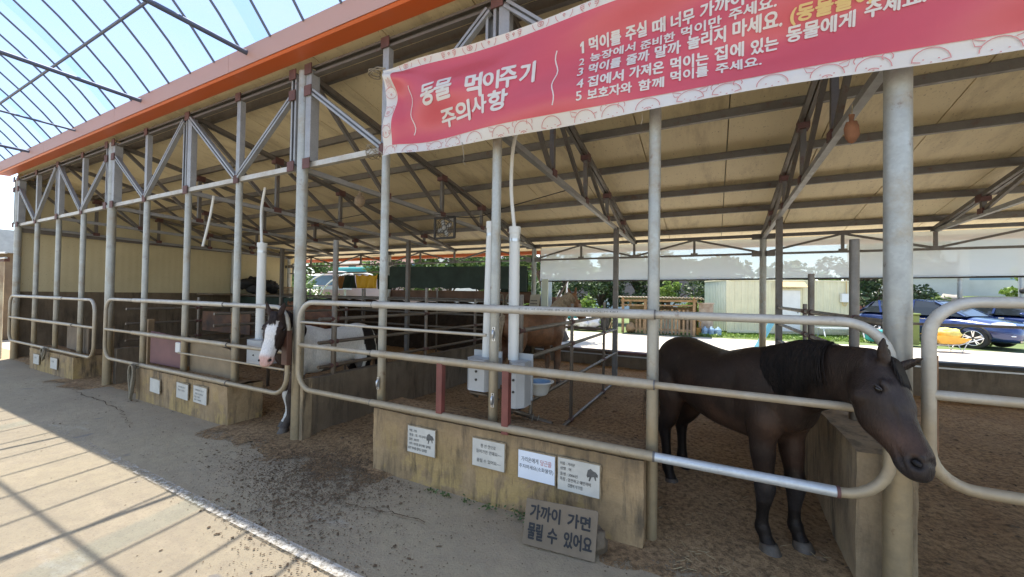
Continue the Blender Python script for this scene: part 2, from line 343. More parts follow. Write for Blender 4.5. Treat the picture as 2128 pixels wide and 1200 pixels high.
def leaves(pts, size, m, name, parent, flat=.5, shade=None, aspect=.5):
    """one small bent leaf quad per point"""
    pts = np.asarray(pts, float); n = len(pts)
    a = rng.normal(size=(n, 3)); a[:, 2] *= flat; a /= np.linalg.norm(a, axis=1)[:, None]
    b = rng.normal(size=(n, 3)); b -= a*(a*b).sum(1)[:, None]; b /= np.linalg.norm(b, axis=1)[:, None]
    s = size*rng.uniform(.6, 1.3, n)[:, None]
    v = np.stack([pts-a*s, pts+b*s*aspect, pts+a*s, pts-b*s*aspect], 1).reshape(-1, 3)
    me = bpy.data.meshes.new(name); me.vertices.add(4*n); me.vertices.foreach_set('co', v.ravel())
    me.loops.add(4*n); me.polygons.add(n); me.loops.foreach_set('vertex_index', np.arange(4*n)); me.polygons.foreach_set('loop_start', np.arange(n)*4)
    me.update(calc_edges=True)
    at = me.attributes.new('shade', 'FLOAT', 'FACE'); at.data.foreach_set('value', (rng.uniform(0, 1, n) if shade is None else shade).astype(np.float32))
    me.materials.append(m); o = bpy.data.objects.new(name, me); COL.objects.link(o)
    if parent is not None: o.parent = parent; o.matrix_parent_inverse = parent_inv(parent)
    return o
def tree(name, label, cat, x, y, h, spread, m, z=0, trunk=.14, lean=(0, 0), n=5000, leaf=.09, low=.35, group=None, clumps=16):
    t = thing(name, label, cat, (x, y, z), 0, group); mb = MB(); top = Vector((x+lean[0], y+lean[1], z+h*.72))
    base = Vector((x, y, z)); pts = [base.lerp(top, i/6)+Vector((rng.normal()*.05, rng.normal()*.05, 0))*h*.2*(0 < i) for i in range(7)]
    mb.tube(pts, [trunk*(1-.13*i) for i in range(7)], 9)
    P = []
    for i in range(clumps):
        k = rng.uniform(low, 1.0); a = rng.uniform(0, 2*math.pi); rr = spread*math.sqrt(rng.uniform(.08, 1))*(1.15-.55*abs(k-.55))
        c = Vector((x+lean[0]*k+math.cos(a)*rr, y+lean[1]*k+math.sin(a)*rr, z+h*k*.93))
        s0 = base.lerp(top, min(.95, max(.2, k-.25)))
        mb.tube([s0, s0.lerp(c, .5)+Vector((0, 0, .12*h*rng.uniform(-.3, .6))), c], [trunk*.4, trunk*.25, trunk*.08], 6)
        q = rng.normal(size=(n//clumps, 3)); q /= np.linalg.norm(q, axis=1)[:, None]; q *= rng.uniform(.35, 1, (n//clumps, 1))**.6
        q *= np.array([spread*.42, spread*.42, spread*.26])*rng.uniform(.7, 1.25); P.append(q+np.array(c))
    mb.build('trunk', M['bark'], t); leaves(np.concatenate(P), leaf, m, 'crown', t)
    return t
# ------------------------------------------------------------------ ground
XB = [.86+4.85*k for k in range(-3, 3)]; YF, YM, YB = 2.75, 7.15, 9.0
def zr(y): return 4.02-.19*(y-2.75)
def structure(name, mb, m): return tag(mb.build(name, m), kind='structure')
g = MB(); g.add([(-900, -900, -.02), (900, -900, -.02), (900, 900, -.02), (-900, 900, -.02)], [(0, 1, 2, 3)]); structure('ground', g, M['park'])
def sheet(name, x0, x1, y0, y1, nx, ny, hf, m):
    xs = np.linspace(x0, x1, nx+1); ys = np.linspace(y0, y1, ny+1)
    v = [(x, y, hf(x, y)) for x in xs for y in ys]
    f = [(i*(ny+1)+j, (i+1)*(ny+1)+j, (i+1)*(ny+1)+j+1, i*(ny+1)+j+1) for i in range(nx) for j in range(ny)]
    mb = MB(); mb.add(v, f, True); return structure(name, mb, m)
def yardh(x, y): return .012*mnoise.noise(Vector((x*.6, y*.6, 0)))
sheet('yard_paving', -32, 9, -9, 3.1, 160, 60, yardh, M['yard'])
def dirth(x, y):
    h = .03+.035*mnoise.noise(Vector((x*1.1, y*1.1, 3)))+.02*mnoise.noise(Vector((x*4, y*4, 5)))+.008*mnoise.noise(Vector((x*13, y*13, 8)))
    h += .13*math.exp(-((x+2.55)**2/.55+(y-3.7)**2/.9))          # heap beside the partition
    h += .10*math.exp(-((y-4.6)**2/2.5))*(1 if -1.4 < x < .8 else .3)*.5
    edge = 1/(1+math.exp(-(y-2.75)/.06)); h = h*edge-.018*(1-edge)
    for a, b in ((-3.7, -2.8), (-.3, .75), (-4.9, -4.1), (-9.8, -9.0)):
        if a-.3 < x < b+.3 and y < 2.9: h = max(h, .012+.01*mnoise.noise(Vector((x*5, y*5, 1)))-max(0, (2.45-y))*.12)
    if -3.9 < x < -2.5 and y < 2.9: h = max(h, .03-(2.9-y)*.05+.016*mnoise.noise(Vector((x*6, y*6, 1))))
    return h
sheet('stall_floor', -13.8, 10.5, 2.0, 9.2, 300, 110, dirth, M['dirt'])
lm = MB()
for i in range(60):
    x = -12+i*.3; y = 1.575-.012*(x+2)
    lm.add([(x, y-.036, .016), (x+.3, y-.036-.0036, .016), (x+.3, y+.036-.0036, .016), (x, y+.036, .016)], [(0, 1, 2, 3)])
structure('painted_line', lm, M['whiteline'])
gm = MB(); gm.add([(-6, 17.2, -.012), (12, 19.2, -.012), (30, 30, -.012), (-30, 30, -.012), (-30, 15, -.012)], [(0, 1, 2, 3, 4)]); structure('verge', gm, M['grassbase'])

# ------------------------------------------------------------------ stable
st = thing('stable_building', 'long open-fronted horse stable of galvanised steel posts with a cream lean-to roof and orange gutter', 'stable', (-3.99, 5.8, 0))
def part(mb, name, m, p=None, bev=0): return mb.build(name, m, p or st, bev=bev)
# roof sheets, one metre wide, with a slope falling to the back
x = -13.85
while x < 11.2:
    mb = MB(); a = 2.62; b = 9.75; za = zr(a)+.10; zb = zr(b)+.10
    v = [(x+.003, a, za), (x+.991, a, za), (x+.991, b, zb), (x+.003, b, zb), (x+.003, a, za+.09), (x+.991, a, za+.09), (x+.991, b, zb+.09), (x+.003, b, zb+.09)]
    mb.add(v, [(3, 2, 1, 0), (4, 5, 6, 7), (0, 1, 5, 4), (1, 2, 6, 5), (2, 3, 7, 6), (3, 0, 4, 7)])
    part(mb, 'roof_panel', M['ceil']); x += 1.0
mb = MB(); mb.beam((-13.9, (2.6+9.8)/2, 0), (11.2, (2.6+9.8)/2, 0), .01, .01); mb = MB()
v = [(-13.9, 2.6, zr(2.6)+.2), (11.2, 2.6, zr(2.6)+.2), (11.2, 9.8, zr(9.8)+.2), (-13.9, 9.8, zr(9.8)+.2)]; v += [(a, b, c+.01) for a, b, c in v]
mb.add(v, [(3, 2, 1, 0), (4, 5, 6, 7), (0, 1, 5, 4), (1, 2, 6, 5), (2, 3, 7, 6), (3, 0, 4, 7)]); part(mb, 'roof_skin', M['skin'])
mb = MB()       # gutter: box with lip, in lengths with visible joints
prof = [(2.655, 4.045), (2.48, 4.035), (2.46, 4.05), (2.455, 4.255), (2.475, 4.255), (2.482, 4.068), (2.645, 4.075), (2.645, 4.25), (2.655, 4.25)]
xs = [-13.95, -10.9, -7.9, -4.9, -1.9, 1.1, 4.1, 7.1, 11.2]
for a, b in zip(xs, xs[1:]): mb.prism(prof, a+.001, b-.001, 'yz')
gu = part(mb, 'front_gutter', M['gutter'])
mb = MB()
for a, b in zip(xs, xs[1:]): mb.box((a+.002, 2.449, 4.055), (b-.002, 2.4535, 4.262))
mb.build('gutter_face', M['gutterfront'], gu)
mb = MB()
for a in xs[1:-1]: mb.prism([(y+(-.002 if y < 2.6 else 0), z-.002) for y, z in prof[:4]]+[(2.6, 4.262)], a-.02, a+.02, 'yz')
mb = MB(); mb.prism([(9.76, 2.70), (9.9, 2.70), (9.9, 2.86), (9.76, 2.86)], -13.9, 11.2, 'yz'); part(mb, 'back_gutter', M['gutter'])
# purlins
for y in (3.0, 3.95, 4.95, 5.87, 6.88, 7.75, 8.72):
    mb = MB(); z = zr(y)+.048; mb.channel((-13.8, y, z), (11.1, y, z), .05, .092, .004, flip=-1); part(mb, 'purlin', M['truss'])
# big front posts
def gus(x, y, z, s=.13, t=.012, ax='y', h=None):
    h = h or s; mb = MB()
    if ax == 'y': mb.box((x-s/2, y-t/2, z-h/2), (x+s/2, y+t/2, z+h/2))
    else: mb.box((x-t/2, y-s/2, z-h/2), (x+t/2, y+s/2, z+h/2))
    return mb
for X in XB:
    mb = MB(); mb.tube([(X, YF, -.05), (X, YF, 2), (X, YF, 3.99)], .057, 28); p = part(mb, 'front_post', M['galv'])
    for s in (-1, 1):
        mb = MB(); mb.channel((X+s*.125, YF+.01, 2.99), (X+s*.125, YF+.01, 3.97), .10, .085, .006, up=(1, 0, 0), flip=s); mb.build('side_channel', M['frame'], p)
    for s in (-1, 1):
        for z in (2.96, 3.74, 3.97):
            gus(X+s*.13, YF-.055, z, .11, .010).build('gusset_plate', M['gusset'], p)
# slim intermediate posts
for k in range(-12, 9):
    if k % 4 == 0: continue
    X = .86+4.85/4*k
    mb = MB(); mb.tube([(X, YF+.01, -.05), (X, YF+.01, 2.93)], .038, 20); part(mb, 'slim_post', M['galv'])
# front lattice beam: one per bay
for X0, X1 in zip(XB, XB[1:]):
    w = (X1-X0)/4; a, b = X0+.18, X1-.18; zb, zt = 2.955, 3.965; y = YF+.01
    mb = MB(); mb.beam((a-.05, y, zb), (b+.05, y, zb), .055, .055); L = part(mb, 'lattice_beam', M['rail'])
    mb = MB(); mb.channel((a-.05, y, zt), (b+.05, y, zt), .06, .09, .005); mb.build('top_chord', M['truss'], L)
    for i in (1, 3):
        mb = MB(); mb.channel((X0+i*w, y, zb+.028), (X0+i*w, y, zt-.045), .06, .075, .005, up=(1, 0, 0)); mb.build('upright', M['frame'], L)
    for s in (-1, 1):
        mb = MB(); mb.channel((X0+2*w+s*.062, y, zb+.028), (X0+2*w+s*.062, y, zt-.045), .07, .095, .005, up=(1, 0, 0), flip=s); mb.build('upright', M['frame'], L)
    for p, q in (((a, zt-.24), (X0+w-.03, zb+.03)), ((X0+w+.03, zb+.03), (X0+2*w-.08, zt-.05)), ((X0+2*w+.08, zt-.05), (X0+3*w-.03, zb+.03)), ((X0+3*w+.03, zb+.03), (b, zt-.24))):
        mb = MB(); mb.channel((p[0], y-.032, p[1]), (q[0], y-.032, q[1]), .05, .062, .005); mb.build('diagonal', M['frame'], L)
    for i, z in ((1, zb), (3, zb), (2, zt), (1, zt), (3, zt), (2, zb)):
        gus(X0+i*w, y-.045, z, .10 if i != 2 else .11, .01).build('gusset_plate', M['gusset'], L)
# wedge trusses spanning front to back
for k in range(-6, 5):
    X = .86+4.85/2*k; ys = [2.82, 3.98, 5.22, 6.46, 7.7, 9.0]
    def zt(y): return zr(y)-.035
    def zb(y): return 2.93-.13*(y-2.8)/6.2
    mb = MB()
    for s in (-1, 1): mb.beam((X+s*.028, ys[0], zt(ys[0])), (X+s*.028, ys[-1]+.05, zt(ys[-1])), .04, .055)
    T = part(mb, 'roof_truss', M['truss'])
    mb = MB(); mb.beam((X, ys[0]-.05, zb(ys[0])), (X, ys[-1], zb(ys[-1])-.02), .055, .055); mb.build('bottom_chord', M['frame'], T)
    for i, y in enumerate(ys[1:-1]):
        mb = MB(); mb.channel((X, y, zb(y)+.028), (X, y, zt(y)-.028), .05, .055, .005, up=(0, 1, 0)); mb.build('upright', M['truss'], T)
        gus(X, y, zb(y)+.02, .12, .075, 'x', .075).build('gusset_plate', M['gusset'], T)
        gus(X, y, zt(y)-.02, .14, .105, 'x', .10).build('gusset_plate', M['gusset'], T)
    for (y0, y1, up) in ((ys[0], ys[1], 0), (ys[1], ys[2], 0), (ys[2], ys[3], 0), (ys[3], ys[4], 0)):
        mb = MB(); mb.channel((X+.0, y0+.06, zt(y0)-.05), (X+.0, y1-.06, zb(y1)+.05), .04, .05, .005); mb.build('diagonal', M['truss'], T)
# middle row posts and back posts
for X in (-11.2, -8.9, -6.42, -3.99, -1.56, .89):
    mb = MB(); mb.beam((X, YM, 0), (X, YM, 2.84), .085, .085, up=(0, 1, 0)); part(mb, 'middle_post', M['truss'], bev=.006)
for X in XB:
    mb = MB(); mb.tube([(X, YB, 0), (X, YB, 2.80)], .058, 18); p = part(mb, 'back_post', M['galv'])
    for s in (-1, 1):
        for z in (2.47, 2.80): gus(X+s*.12, YB-.03, z, .14, .09, 'y', .10).build('gusset_plate', M['truss'], p)
# lattice along the back eave
for X0, X1 in zip(XB, XB[1:]):
    w = (X1-X0)/4
    mb = MB(); mb.beam((X0+.06, YB, 2.82), (X1-.06, YB, 2.82), .05, .06); L = part(mb, 'back_lattice_beam', M['truss'])
    mb = MB(); mb.beam((X0+.06, YB, 2.47), (X1-.06, YB, 2.47), .04, .04); mb.build('bottom_chord', M['truss'], L)
    for i in (1, 2, 3):
        mb = MB(); mb.beam((X0+i*w, YB, 2.49), (X0+i*w, YB, 2.79), .045, .045, up=(0, 1, 0)); mb.build('upright', M['truss'], L)
        gus(X0+i*w, YB-.028, 2.80, .13, .012, 'y', .075).build('gusset_plate', M['truss'], L)
        gus(X0+i*w, YB-.026, 2.49, .13, .012, 'y', .06).build('gusset_plate', M['truss'], L)
    for (i, z0, j, z1) in ((0, 2.50, 1, 2.78), (1, 2.78, 2, 2.50), (2, 2.50, 3, 2.78), (3, 2.78, 4, 2.50)):
        mb = MB(); mb.beam((X0+i*w+.05, YB+.0, z0), (X0+j*w-.05, YB+.0, z1), .03, .038); mb.build('diagonal', M['truss'], L)
# left end wall: cream sheet above a rail, dark wall below
mb = MB(); mb.box((-13.855, 2.75, 1.45), (-13.805, 9.2, 2.95)); part(mb, 'end_wall', M['wallpanel'])
mb = MB(); mb.prism([(2.75, 2.945), (9.3, 2.62), (9.3, zr(9.3)+.098), (2.75, zr(2.75)+.098)], -13.86, -13.80, 'yz'); part(mb, 'end_gable', M['wallpanel'])
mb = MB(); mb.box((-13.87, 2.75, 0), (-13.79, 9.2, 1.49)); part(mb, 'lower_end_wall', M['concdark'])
mb = MB(); mb.tube([(-13.7, YM, 0), (-13.7, YM, 2.9)], .06, 12); part(mb, 'end_post', M['galv'])
mb = MB(); mb.beam((-13.74, 2.8, 2.86), (-13.74, 9, 2.82), .06, .10); part(mb, 'end_rail', M['truss'])

# ------------------------------------------------------------------ back walls
def wall(name, label, cat, a, b, m, group=None, cap=None, bev=.01):
    mb = MB(); mb.box(a, b); o = tag(mb.build(name, m, bev=bev), label, cat, group)
    if cap:
        c = MB(); c.box((a[0]-.0, a[1]-.03, b[2]+.002), (b[0]+.0, b[1]+.03, b[2]+.05)); c.build('capping_rail', cap, o)
        c = MB(); c.box((a[0], a[1]-.02, b[2]-.055), (b[0], a[1]-.003, b[2]-.03)); c.build('trim_strip', M['steel'], o)
    return o
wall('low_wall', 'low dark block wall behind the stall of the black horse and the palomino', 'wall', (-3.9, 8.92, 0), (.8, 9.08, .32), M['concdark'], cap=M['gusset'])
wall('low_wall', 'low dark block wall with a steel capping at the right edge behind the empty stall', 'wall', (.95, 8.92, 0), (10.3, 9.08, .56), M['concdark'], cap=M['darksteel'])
bank = MB()
def bankmesh(x0, x1, y0, y1, top, n=70):
    xs = np.linspace(x0, x1, n); v = []; f = []
    pr = [(0, 0), (.1, .55), (.35, .85), (.5, 1), (.8, .9), (1, .5), (1, 0)]
    for x in xs:
        for a, b in pr: v.append((x, y0+(y1-y0)*a+.05*mnoise.noise(Vector((x*2, a*5, 1))), max(0, b*top*(1+.10*mnoise.noise(Vector((x*1.7, b*3, 2)))+.04*mnoise.noise(Vector((x*7, b*3, 2)))))))
    k = len(pr)
    for i in range(n-1):
        for j in range(k-1): f.append((i*k+j, (i+1)*k+j, (i+1)*k+j+1, i*k+j+1))
    return v, f
v, f = bankmesh(-13.6, -3.95, 8.75, 9.3, 1.36); bank.add(v, f, True)
tag(bank.build('manure_heap', M['dung']), 'long dark heap of manure and earth along the back of the left stalls', 'heap')
mb = MB(); mb.box((-3.98, 9.25, 0), (-3.5, 9.45, 1.55)); tag(mb.build('masonry_pier', M['terracotta'], bev=.02), 'brown plastered pier at the back left of the clear curtain', 'pier')
mb = MB(); mb.box((-9.35, 9.1, 1.38), (-4.0, 9.2, 1.68)); tag(mb.build('brown_ledge_wall', M['terracotta'], bev=.02), 'brown plastered ledge wall under the hanging yellow cloth', 'wall')
# green board
mb = MB(); n = 46
poly = [(-8.52, 2.36), (-4.05, 2.30)]
for i in range(n+1):
    x = -4.05-4.47*i/n; poly.append((x, 1.74+.05*mnoise.noise(Vector((x*2.3, 0, 0)))+.03*mnoise.noise(Vector((x*9, 1, 0)))-(.06 if i < 5 else 0)))
mb.prism(poly, 8.70, 8.73)
M['greenboard'] = simple('dark_green_board', (.035, .06, .045), .75, 0, .5, 3, .2)
tag(mb.build('green_board', M['greenboard']), 'long dark green board with a ragged lower edge at the back of the stalls', 'board')
# cloths on a line
def cloth(label, x0, x1, z0, z1, m, y=8.9, zig=0, fold=9, amp=.04):
    nx = 40; nz = 8; v = []
    for i in range(nx+1):
        x = x0+(x1-x0)*i/nx; sag = zig*abs(math.sin(i/nx*math.pi*3.0))
        for j in range(nz+1):
            z = z1-sag+(z0-z1+sag)*j/nz; v.append((x, y+amp*math.sin(x*fold*2+j*.2)*(.5+j/nz), z))
    f = [(i*(nz+1)+j, (i+1)*(nz+1)+j, (i+1)*(nz+1)+j+1, i*(nz+1)+j+1) for i in range(nx) for j in range(nz)]
    mb = MB(); mb.add(v, f, True); o = tag(mb.build('hanging_cloth', m), label, 'cloth')
    s = o.modifiers.new('thick', 'SOLIDIFY'); s.thickness = .006; return o
M['yellowcloth'] = simple('yellow_tarpaulin', (.75, .42, .02), .6, 0, .15, 4, .1)
M['greencloth'] = simple('dark_green_canvas', (.02, .035, .02), .9, 0, .4, 6, .2)
M['orangecloth'] = simple('brown_orange_cloth', (.30, .13, .03), .9, 0, .4, 6, .2)
cloth('bright yellow tarpaulin hung over the back rail', -10.15, -9.2, 1.72, 2.16, M['yellowcloth'], zig=.05)
cloth('dark green canvas hung to the left of the yellow tarpaulin', -10.68, -10.17, 1.72, 2.15, M['greencloth'], zig=.02, amp=.06)
cloth('orange-brown rag hung leftmost on the back rail', -10.92, -10.70, 1.70, 2.15, M['orangecloth'], zig=.04)
cloth('dark brown cloth hung to the right of the yellow tarpaulin', -9.18, -8.62, 1.70, 2.15, M['greencloth'], zig=.04)
cloth('dark green netting with a scalloped top hung beside the rope coils', -4.9, -4.12, 1.66, 2.22, M['greencloth'], zig=.14)
mb = MB(); mb.tube([(-13.6, 9.0, 2.22), (-4.05, 9.0, 2.25)], .022, 10); tag(mb.build('hanging_rail', M['truss']), 'thin horizontal pipe under the back eave that carries the cloths', 'rail')
# clear curtain
mb = MB(); nx = 60; v = []
for i in range(nx+1):
    x = -3.86+(14.4)*i/nx
    for j in range(7):
        z = 2.78-(.83-.008*(x+3.9))*j/6; v.append((x, 9.10+.012*math.sin(x*1.7+j)+.006*mnoise.noise(Vector((x*3, z*5, 0))), z))
mb.add(v, [(i*7+j, (i+1)*7+j, (i+1)*7+j+1, i*7+j+1) for i in range(nx) for j in range(6)], True)
cu_ = tag(mb.build('plastic_curtain', M['curtain']), 'long translucent plastic curtain hanging below the back eave on the right', 'curtain')
mb = MB(); mb.tube([(-3.86, 9.11, 1.945), (10.5, 9.11, 2.06)], .016, 8); mb.build('hem_rod', M['darksteel'], cu_)
mb = MB(); mb.box((-3.84, 9.105, 1.30), (-3.55, 9.115, 1.935)); mb.build('side_flap', M['curtain'], cu_)

# ------------------------------------------------------------------ front concrete walls and plates
def lumpy(o, amp=.012, cuts=1):
    me = o.data; bm = bmesh.new(); bm.from_mesh(me)
    for _ in range(cuts): bmesh.ops.subdivide_edges(bm, edges=bm.edges[:], cuts=5, use_grid_fill=True)
    for v in bm.verts:
        n = mnoise.noise_vector(v.co*2.6)*amp+mnoise.noise_vector(v.co*14)*amp*.45; v.co += n
    bm.to_mesh(me); bm.free(); me.polygons.foreach_set('use_smooth', [False]*len(me.polygons)); return o
def front_wall(label, x0, x1, z1, y0=2.62, y1=3.02):
    mb = MB(); mb.prism([(x0, -.05), (x1, -.05), (x1, z1-.0), (x0, z1)], y0, y1); o = mb.build('concrete_trough_wall', M['conc'])
    lumpy(o, .010, 2); tag(o, label, 'wall', 'concrete blocks under the gates')
    c = MB(); pts = 60; v = []
    for i in range(pts+1):
        x = x0+(x1-x0)*i/pts
        for j, (yy, hh) in enumerate(((y0+.015, -.005), (y0+.05, .012), (y0+.2, .03), (y1-.04, .015), (y1, -.01))):
            v.append((x, yy+.01*mnoise.noise(Vector((x*9, j, 0))), z1+hh*(.6+.9*abs(mnoise.noise(Vector((x*6, j*2, 4)))))+.002))
    c.add(v, [(i*5+j, (i+1)*5+j, (i+1)*5+j+1, i*5+j+1) for i in range(pts) for j in range(4)], True); c.build('dirt_layer', M['dirt'], o)
    return o
front_wall('stained concrete wall with four notices under the gate before the palomino', -2.72, -.38, .555)
front_wall('stained concrete block with three notices under the gate beside the brown and white pony', -7.42, -5.06, .46)
front_wall('small concrete block with two notices at the far left gate', -12.05, -9.80, .39)
# partition walls beside the big posts
def part_wall(label, X, y0, y1, h, w, m=None, g='concrete partition walls'):
    mb = MB(); mb.box((X-w/2, y0, -.05), (X+w/2, y1, h)); o = mb.build('concrete_partition_wall', m or M['conc_r']); lumpy(o, .009, 2); return tag(o, label, 'wall', g)
part_wall('bare concrete partition wall behind the right big post beside the black horse', .845, 2.84, 7.1, .76, .25)
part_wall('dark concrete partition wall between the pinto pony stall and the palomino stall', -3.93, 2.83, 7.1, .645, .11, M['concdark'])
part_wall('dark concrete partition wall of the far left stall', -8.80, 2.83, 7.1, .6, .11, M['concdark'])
mb = MB(); mb.box((-3.90, 2.72, 0), (-3.855, 2.83, .66)); o = tag(mb.build('wall_end_trim', M['conc_r']), 'thin pale edge strip at the front end of the dark partition wall', 'strip')

M['mortar'] = simple('sandy_mortar', (.36, .27, .16), .95, 0, .4, 18, .6)
# plates with writing
def plate(name, label, cat, x0, x1, z0, z1, lines, m='plate', y=2.603, group='notice plates on the concrete walls', skew=0, ink='ink', animal=False, d=.008, mortar=True):
    t = thing(name, label, cat, ((x0+x1)/2, y, z0), 0, group)
    mb = MB(); mb.prism([(x0, z0), (x1, z0+skew), (x1, z1+skew), (x0, z1)], y-d, y); mb.build('plate', M[m], t, bev=.002)
    if mortar:
        e = MB(); n_ = 40; v = []
        for k in range(n_):
            a = 2*math.pi*k/n_; c_, s_ = math.cos(a), math.sin(a); q_ = max(abs(c_), abs(s_)); j_ = .006+.012*abs(mnoise.noise(Vector((x0*7, k*.7, 3))))
            v.append(((x0+x1)/2+c_/q_*((x1-x0)/2+j_), (z0+z1)/2+s_/q_*((z1-z0)/2+j_)))
        e.prism(v, y-.003, y+.003); e.build('mortar_edge', M['mortar'], t)
    W = x1-x0; H = z1-z0; by = {}
    for s in lines:
        body, a, b, c, dd = s[:5]; k = s[5] if len(s) > 5 else ink
        v, f = text_mesh(body, a, b, c, dd)
        q = by.setdefault(k, MB())
        for n_, dx in enumerate((0,) if m == 'paper' else (0, .004)): q.add([(x0+(px+dx)*W, y-d-.0015-.0003*n_, z0+pz*H+skew*px) for px, pz in v], f)
    for k, q in by.items(): q.build('lettering', M[k], t)
    if animal:
        q = MB(); A = [(.70, .62), (.73, .80), (.80, .86), (.86, .80), (.92, .78), (.97, .70), (.96, .62), (.92, .64), (.93, .52), (.90, .52), (.88, .62), (.82, .60), (.78, .46), (.75, .47), (.77, .60), (.72, .56)]
        q.add([(x0+px*W, y-d-.001, z0+pz*H+skew*px) for px, pz in A], [tuple(range(len(A)))]); q.build('animal_drawing', M['inkfade'], t)
    return t
plate('notice_plate', 'weathered white notice plate with faded writing, leftmost on the wall before the palomino', 'notice', -2.295, -2.012, .262, .474,
      [('이름 : 가을', .06, .34, .80, .90), ('종류 : 말, 미니어처', .06, .72, .62, .73), ('출생 : 2012년', .06, .42, .45, .56), ('성격 : 목욕할 물이 매우 싫어함', .06, .86, .28, .39), ('내가 먹이를 많이고 싶어함', .02, .72, .10, .22)], ink='inkfade', animal=True)
plate('notice_plate', 'cream notice plate about the white line, second from left on the wall before the palomino', 'notice', -1.645, -1.370, .284, .486,
      [('흰 선 안으로', .26, .74, .72, .86), ('들어가면 안돼요~~', .12, .92, .50, .64), ('물릴 수 있어요~~', .14, .90, .16, .30)], ink='inkfade')
plate('paper_notice', 'bright white notice with a red word, third from left on the wall before the palomino', 'notice', -1.250, -.972, .278, .472,
      [('가리온에게', .08, .56, .62, .80), ('당근을', .62, .92, .60, .80, 'inkred'), ('주지마세요(소화불량)', .02, .97, .34, .52)], m='paper')
plate('notice_plate', 'white notice plate with an animal drawing, rightmost on the wall before the palomino', 'notice', -.944, -.658, .266, .478,
      [('이름 : 가리온', .05, .42, .80, .90), ('성별 : 여', .05, .32, .64, .74), ('출생 : 2006년', .05, .48, .46, .57), ('특징 : 얌전하고 예민하며', .05, .80, .29, .41), ('겁쟁이 부끄럼', .24, .60, .12, .24)], ink='inkfade', animal=True)
for i, (x0, x1, z0, z1, lab) in enumerate(((-6.93, -6.66, .185, .365, 'blank weathered notice plate, leftmost of three on the block beside the pony'), (-6.20, -5.92, .20, .39, 'pale notice plate in the middle of three on the block beside the pony'),
        (-5.78, -5.48, .20, .40, 'white notice plate with faded writing, right of three on the block beside the pony'))):
    plate('notice_plate', lab, 'notice', x0, x1, z0, z1, [] if i == 0 else [('얌전한 친구', .15, .8, .72, .82), ('물릴 수 있어요', .15, .75, .5, .6)]+([('이름 : 별이', .1, .5, .3, .4), ('출생 : 2014년', .1, .6, .12, .22)] if i == 2 else []), ink='inkfade', skew=-.01)
plate('notice_plate', 'small pale notice plate on the far left block, the left one', 'notice', -11.72, -11.42, .12, .30, [('이름', .2, .6, .6, .75)], ink='inkfade')
plate('notice_plate', 'small pale notice plate on the far left block, the right one', 'notice', -10.80, -10.48, .12, .31, [('이름', .2, .6, .6, .75)], ink='inkfade')
# board leaning on the wall
lb = thing('warning_board', 'grey plywood board with black brushed words leaning against the concrete wall', 'sign', (-.84, 2.33, .015), R(6.5))
mb = MB(); mb.prism([(-.235, 0), (.225, -.005), (.232, .262), (.222, .268), (-.23, .262)], -.012, 0); bo = mb.build('board', M['woodgrey']); 
q = MB()
for body, a, b, c, d in (('가까이', -.20, -.005, .150, .232), ('가면', .045, .185, .150, .225), ('물릴', -.205, -.11, .035, .125), ('수', -.075, -.015, .035, .118), ('있어요', .03, .20, .035, .120)):
    v, f = text_mesh(body, a, b, c, d)
    for n_, (dx, dz) in enumerate(((0, 0), (.004, 0), (.002, .004), (.006, .003), (.004, -.002))): q.add([(px+dx, -.0135-.0004*n_, pz+dz-.01*px) for px, pz in v], f)
le = q.build('lettering', M['ink'])
for o in (bo, le): o.parent = lb; o.rotation_euler = (R(-17), 0, 0)
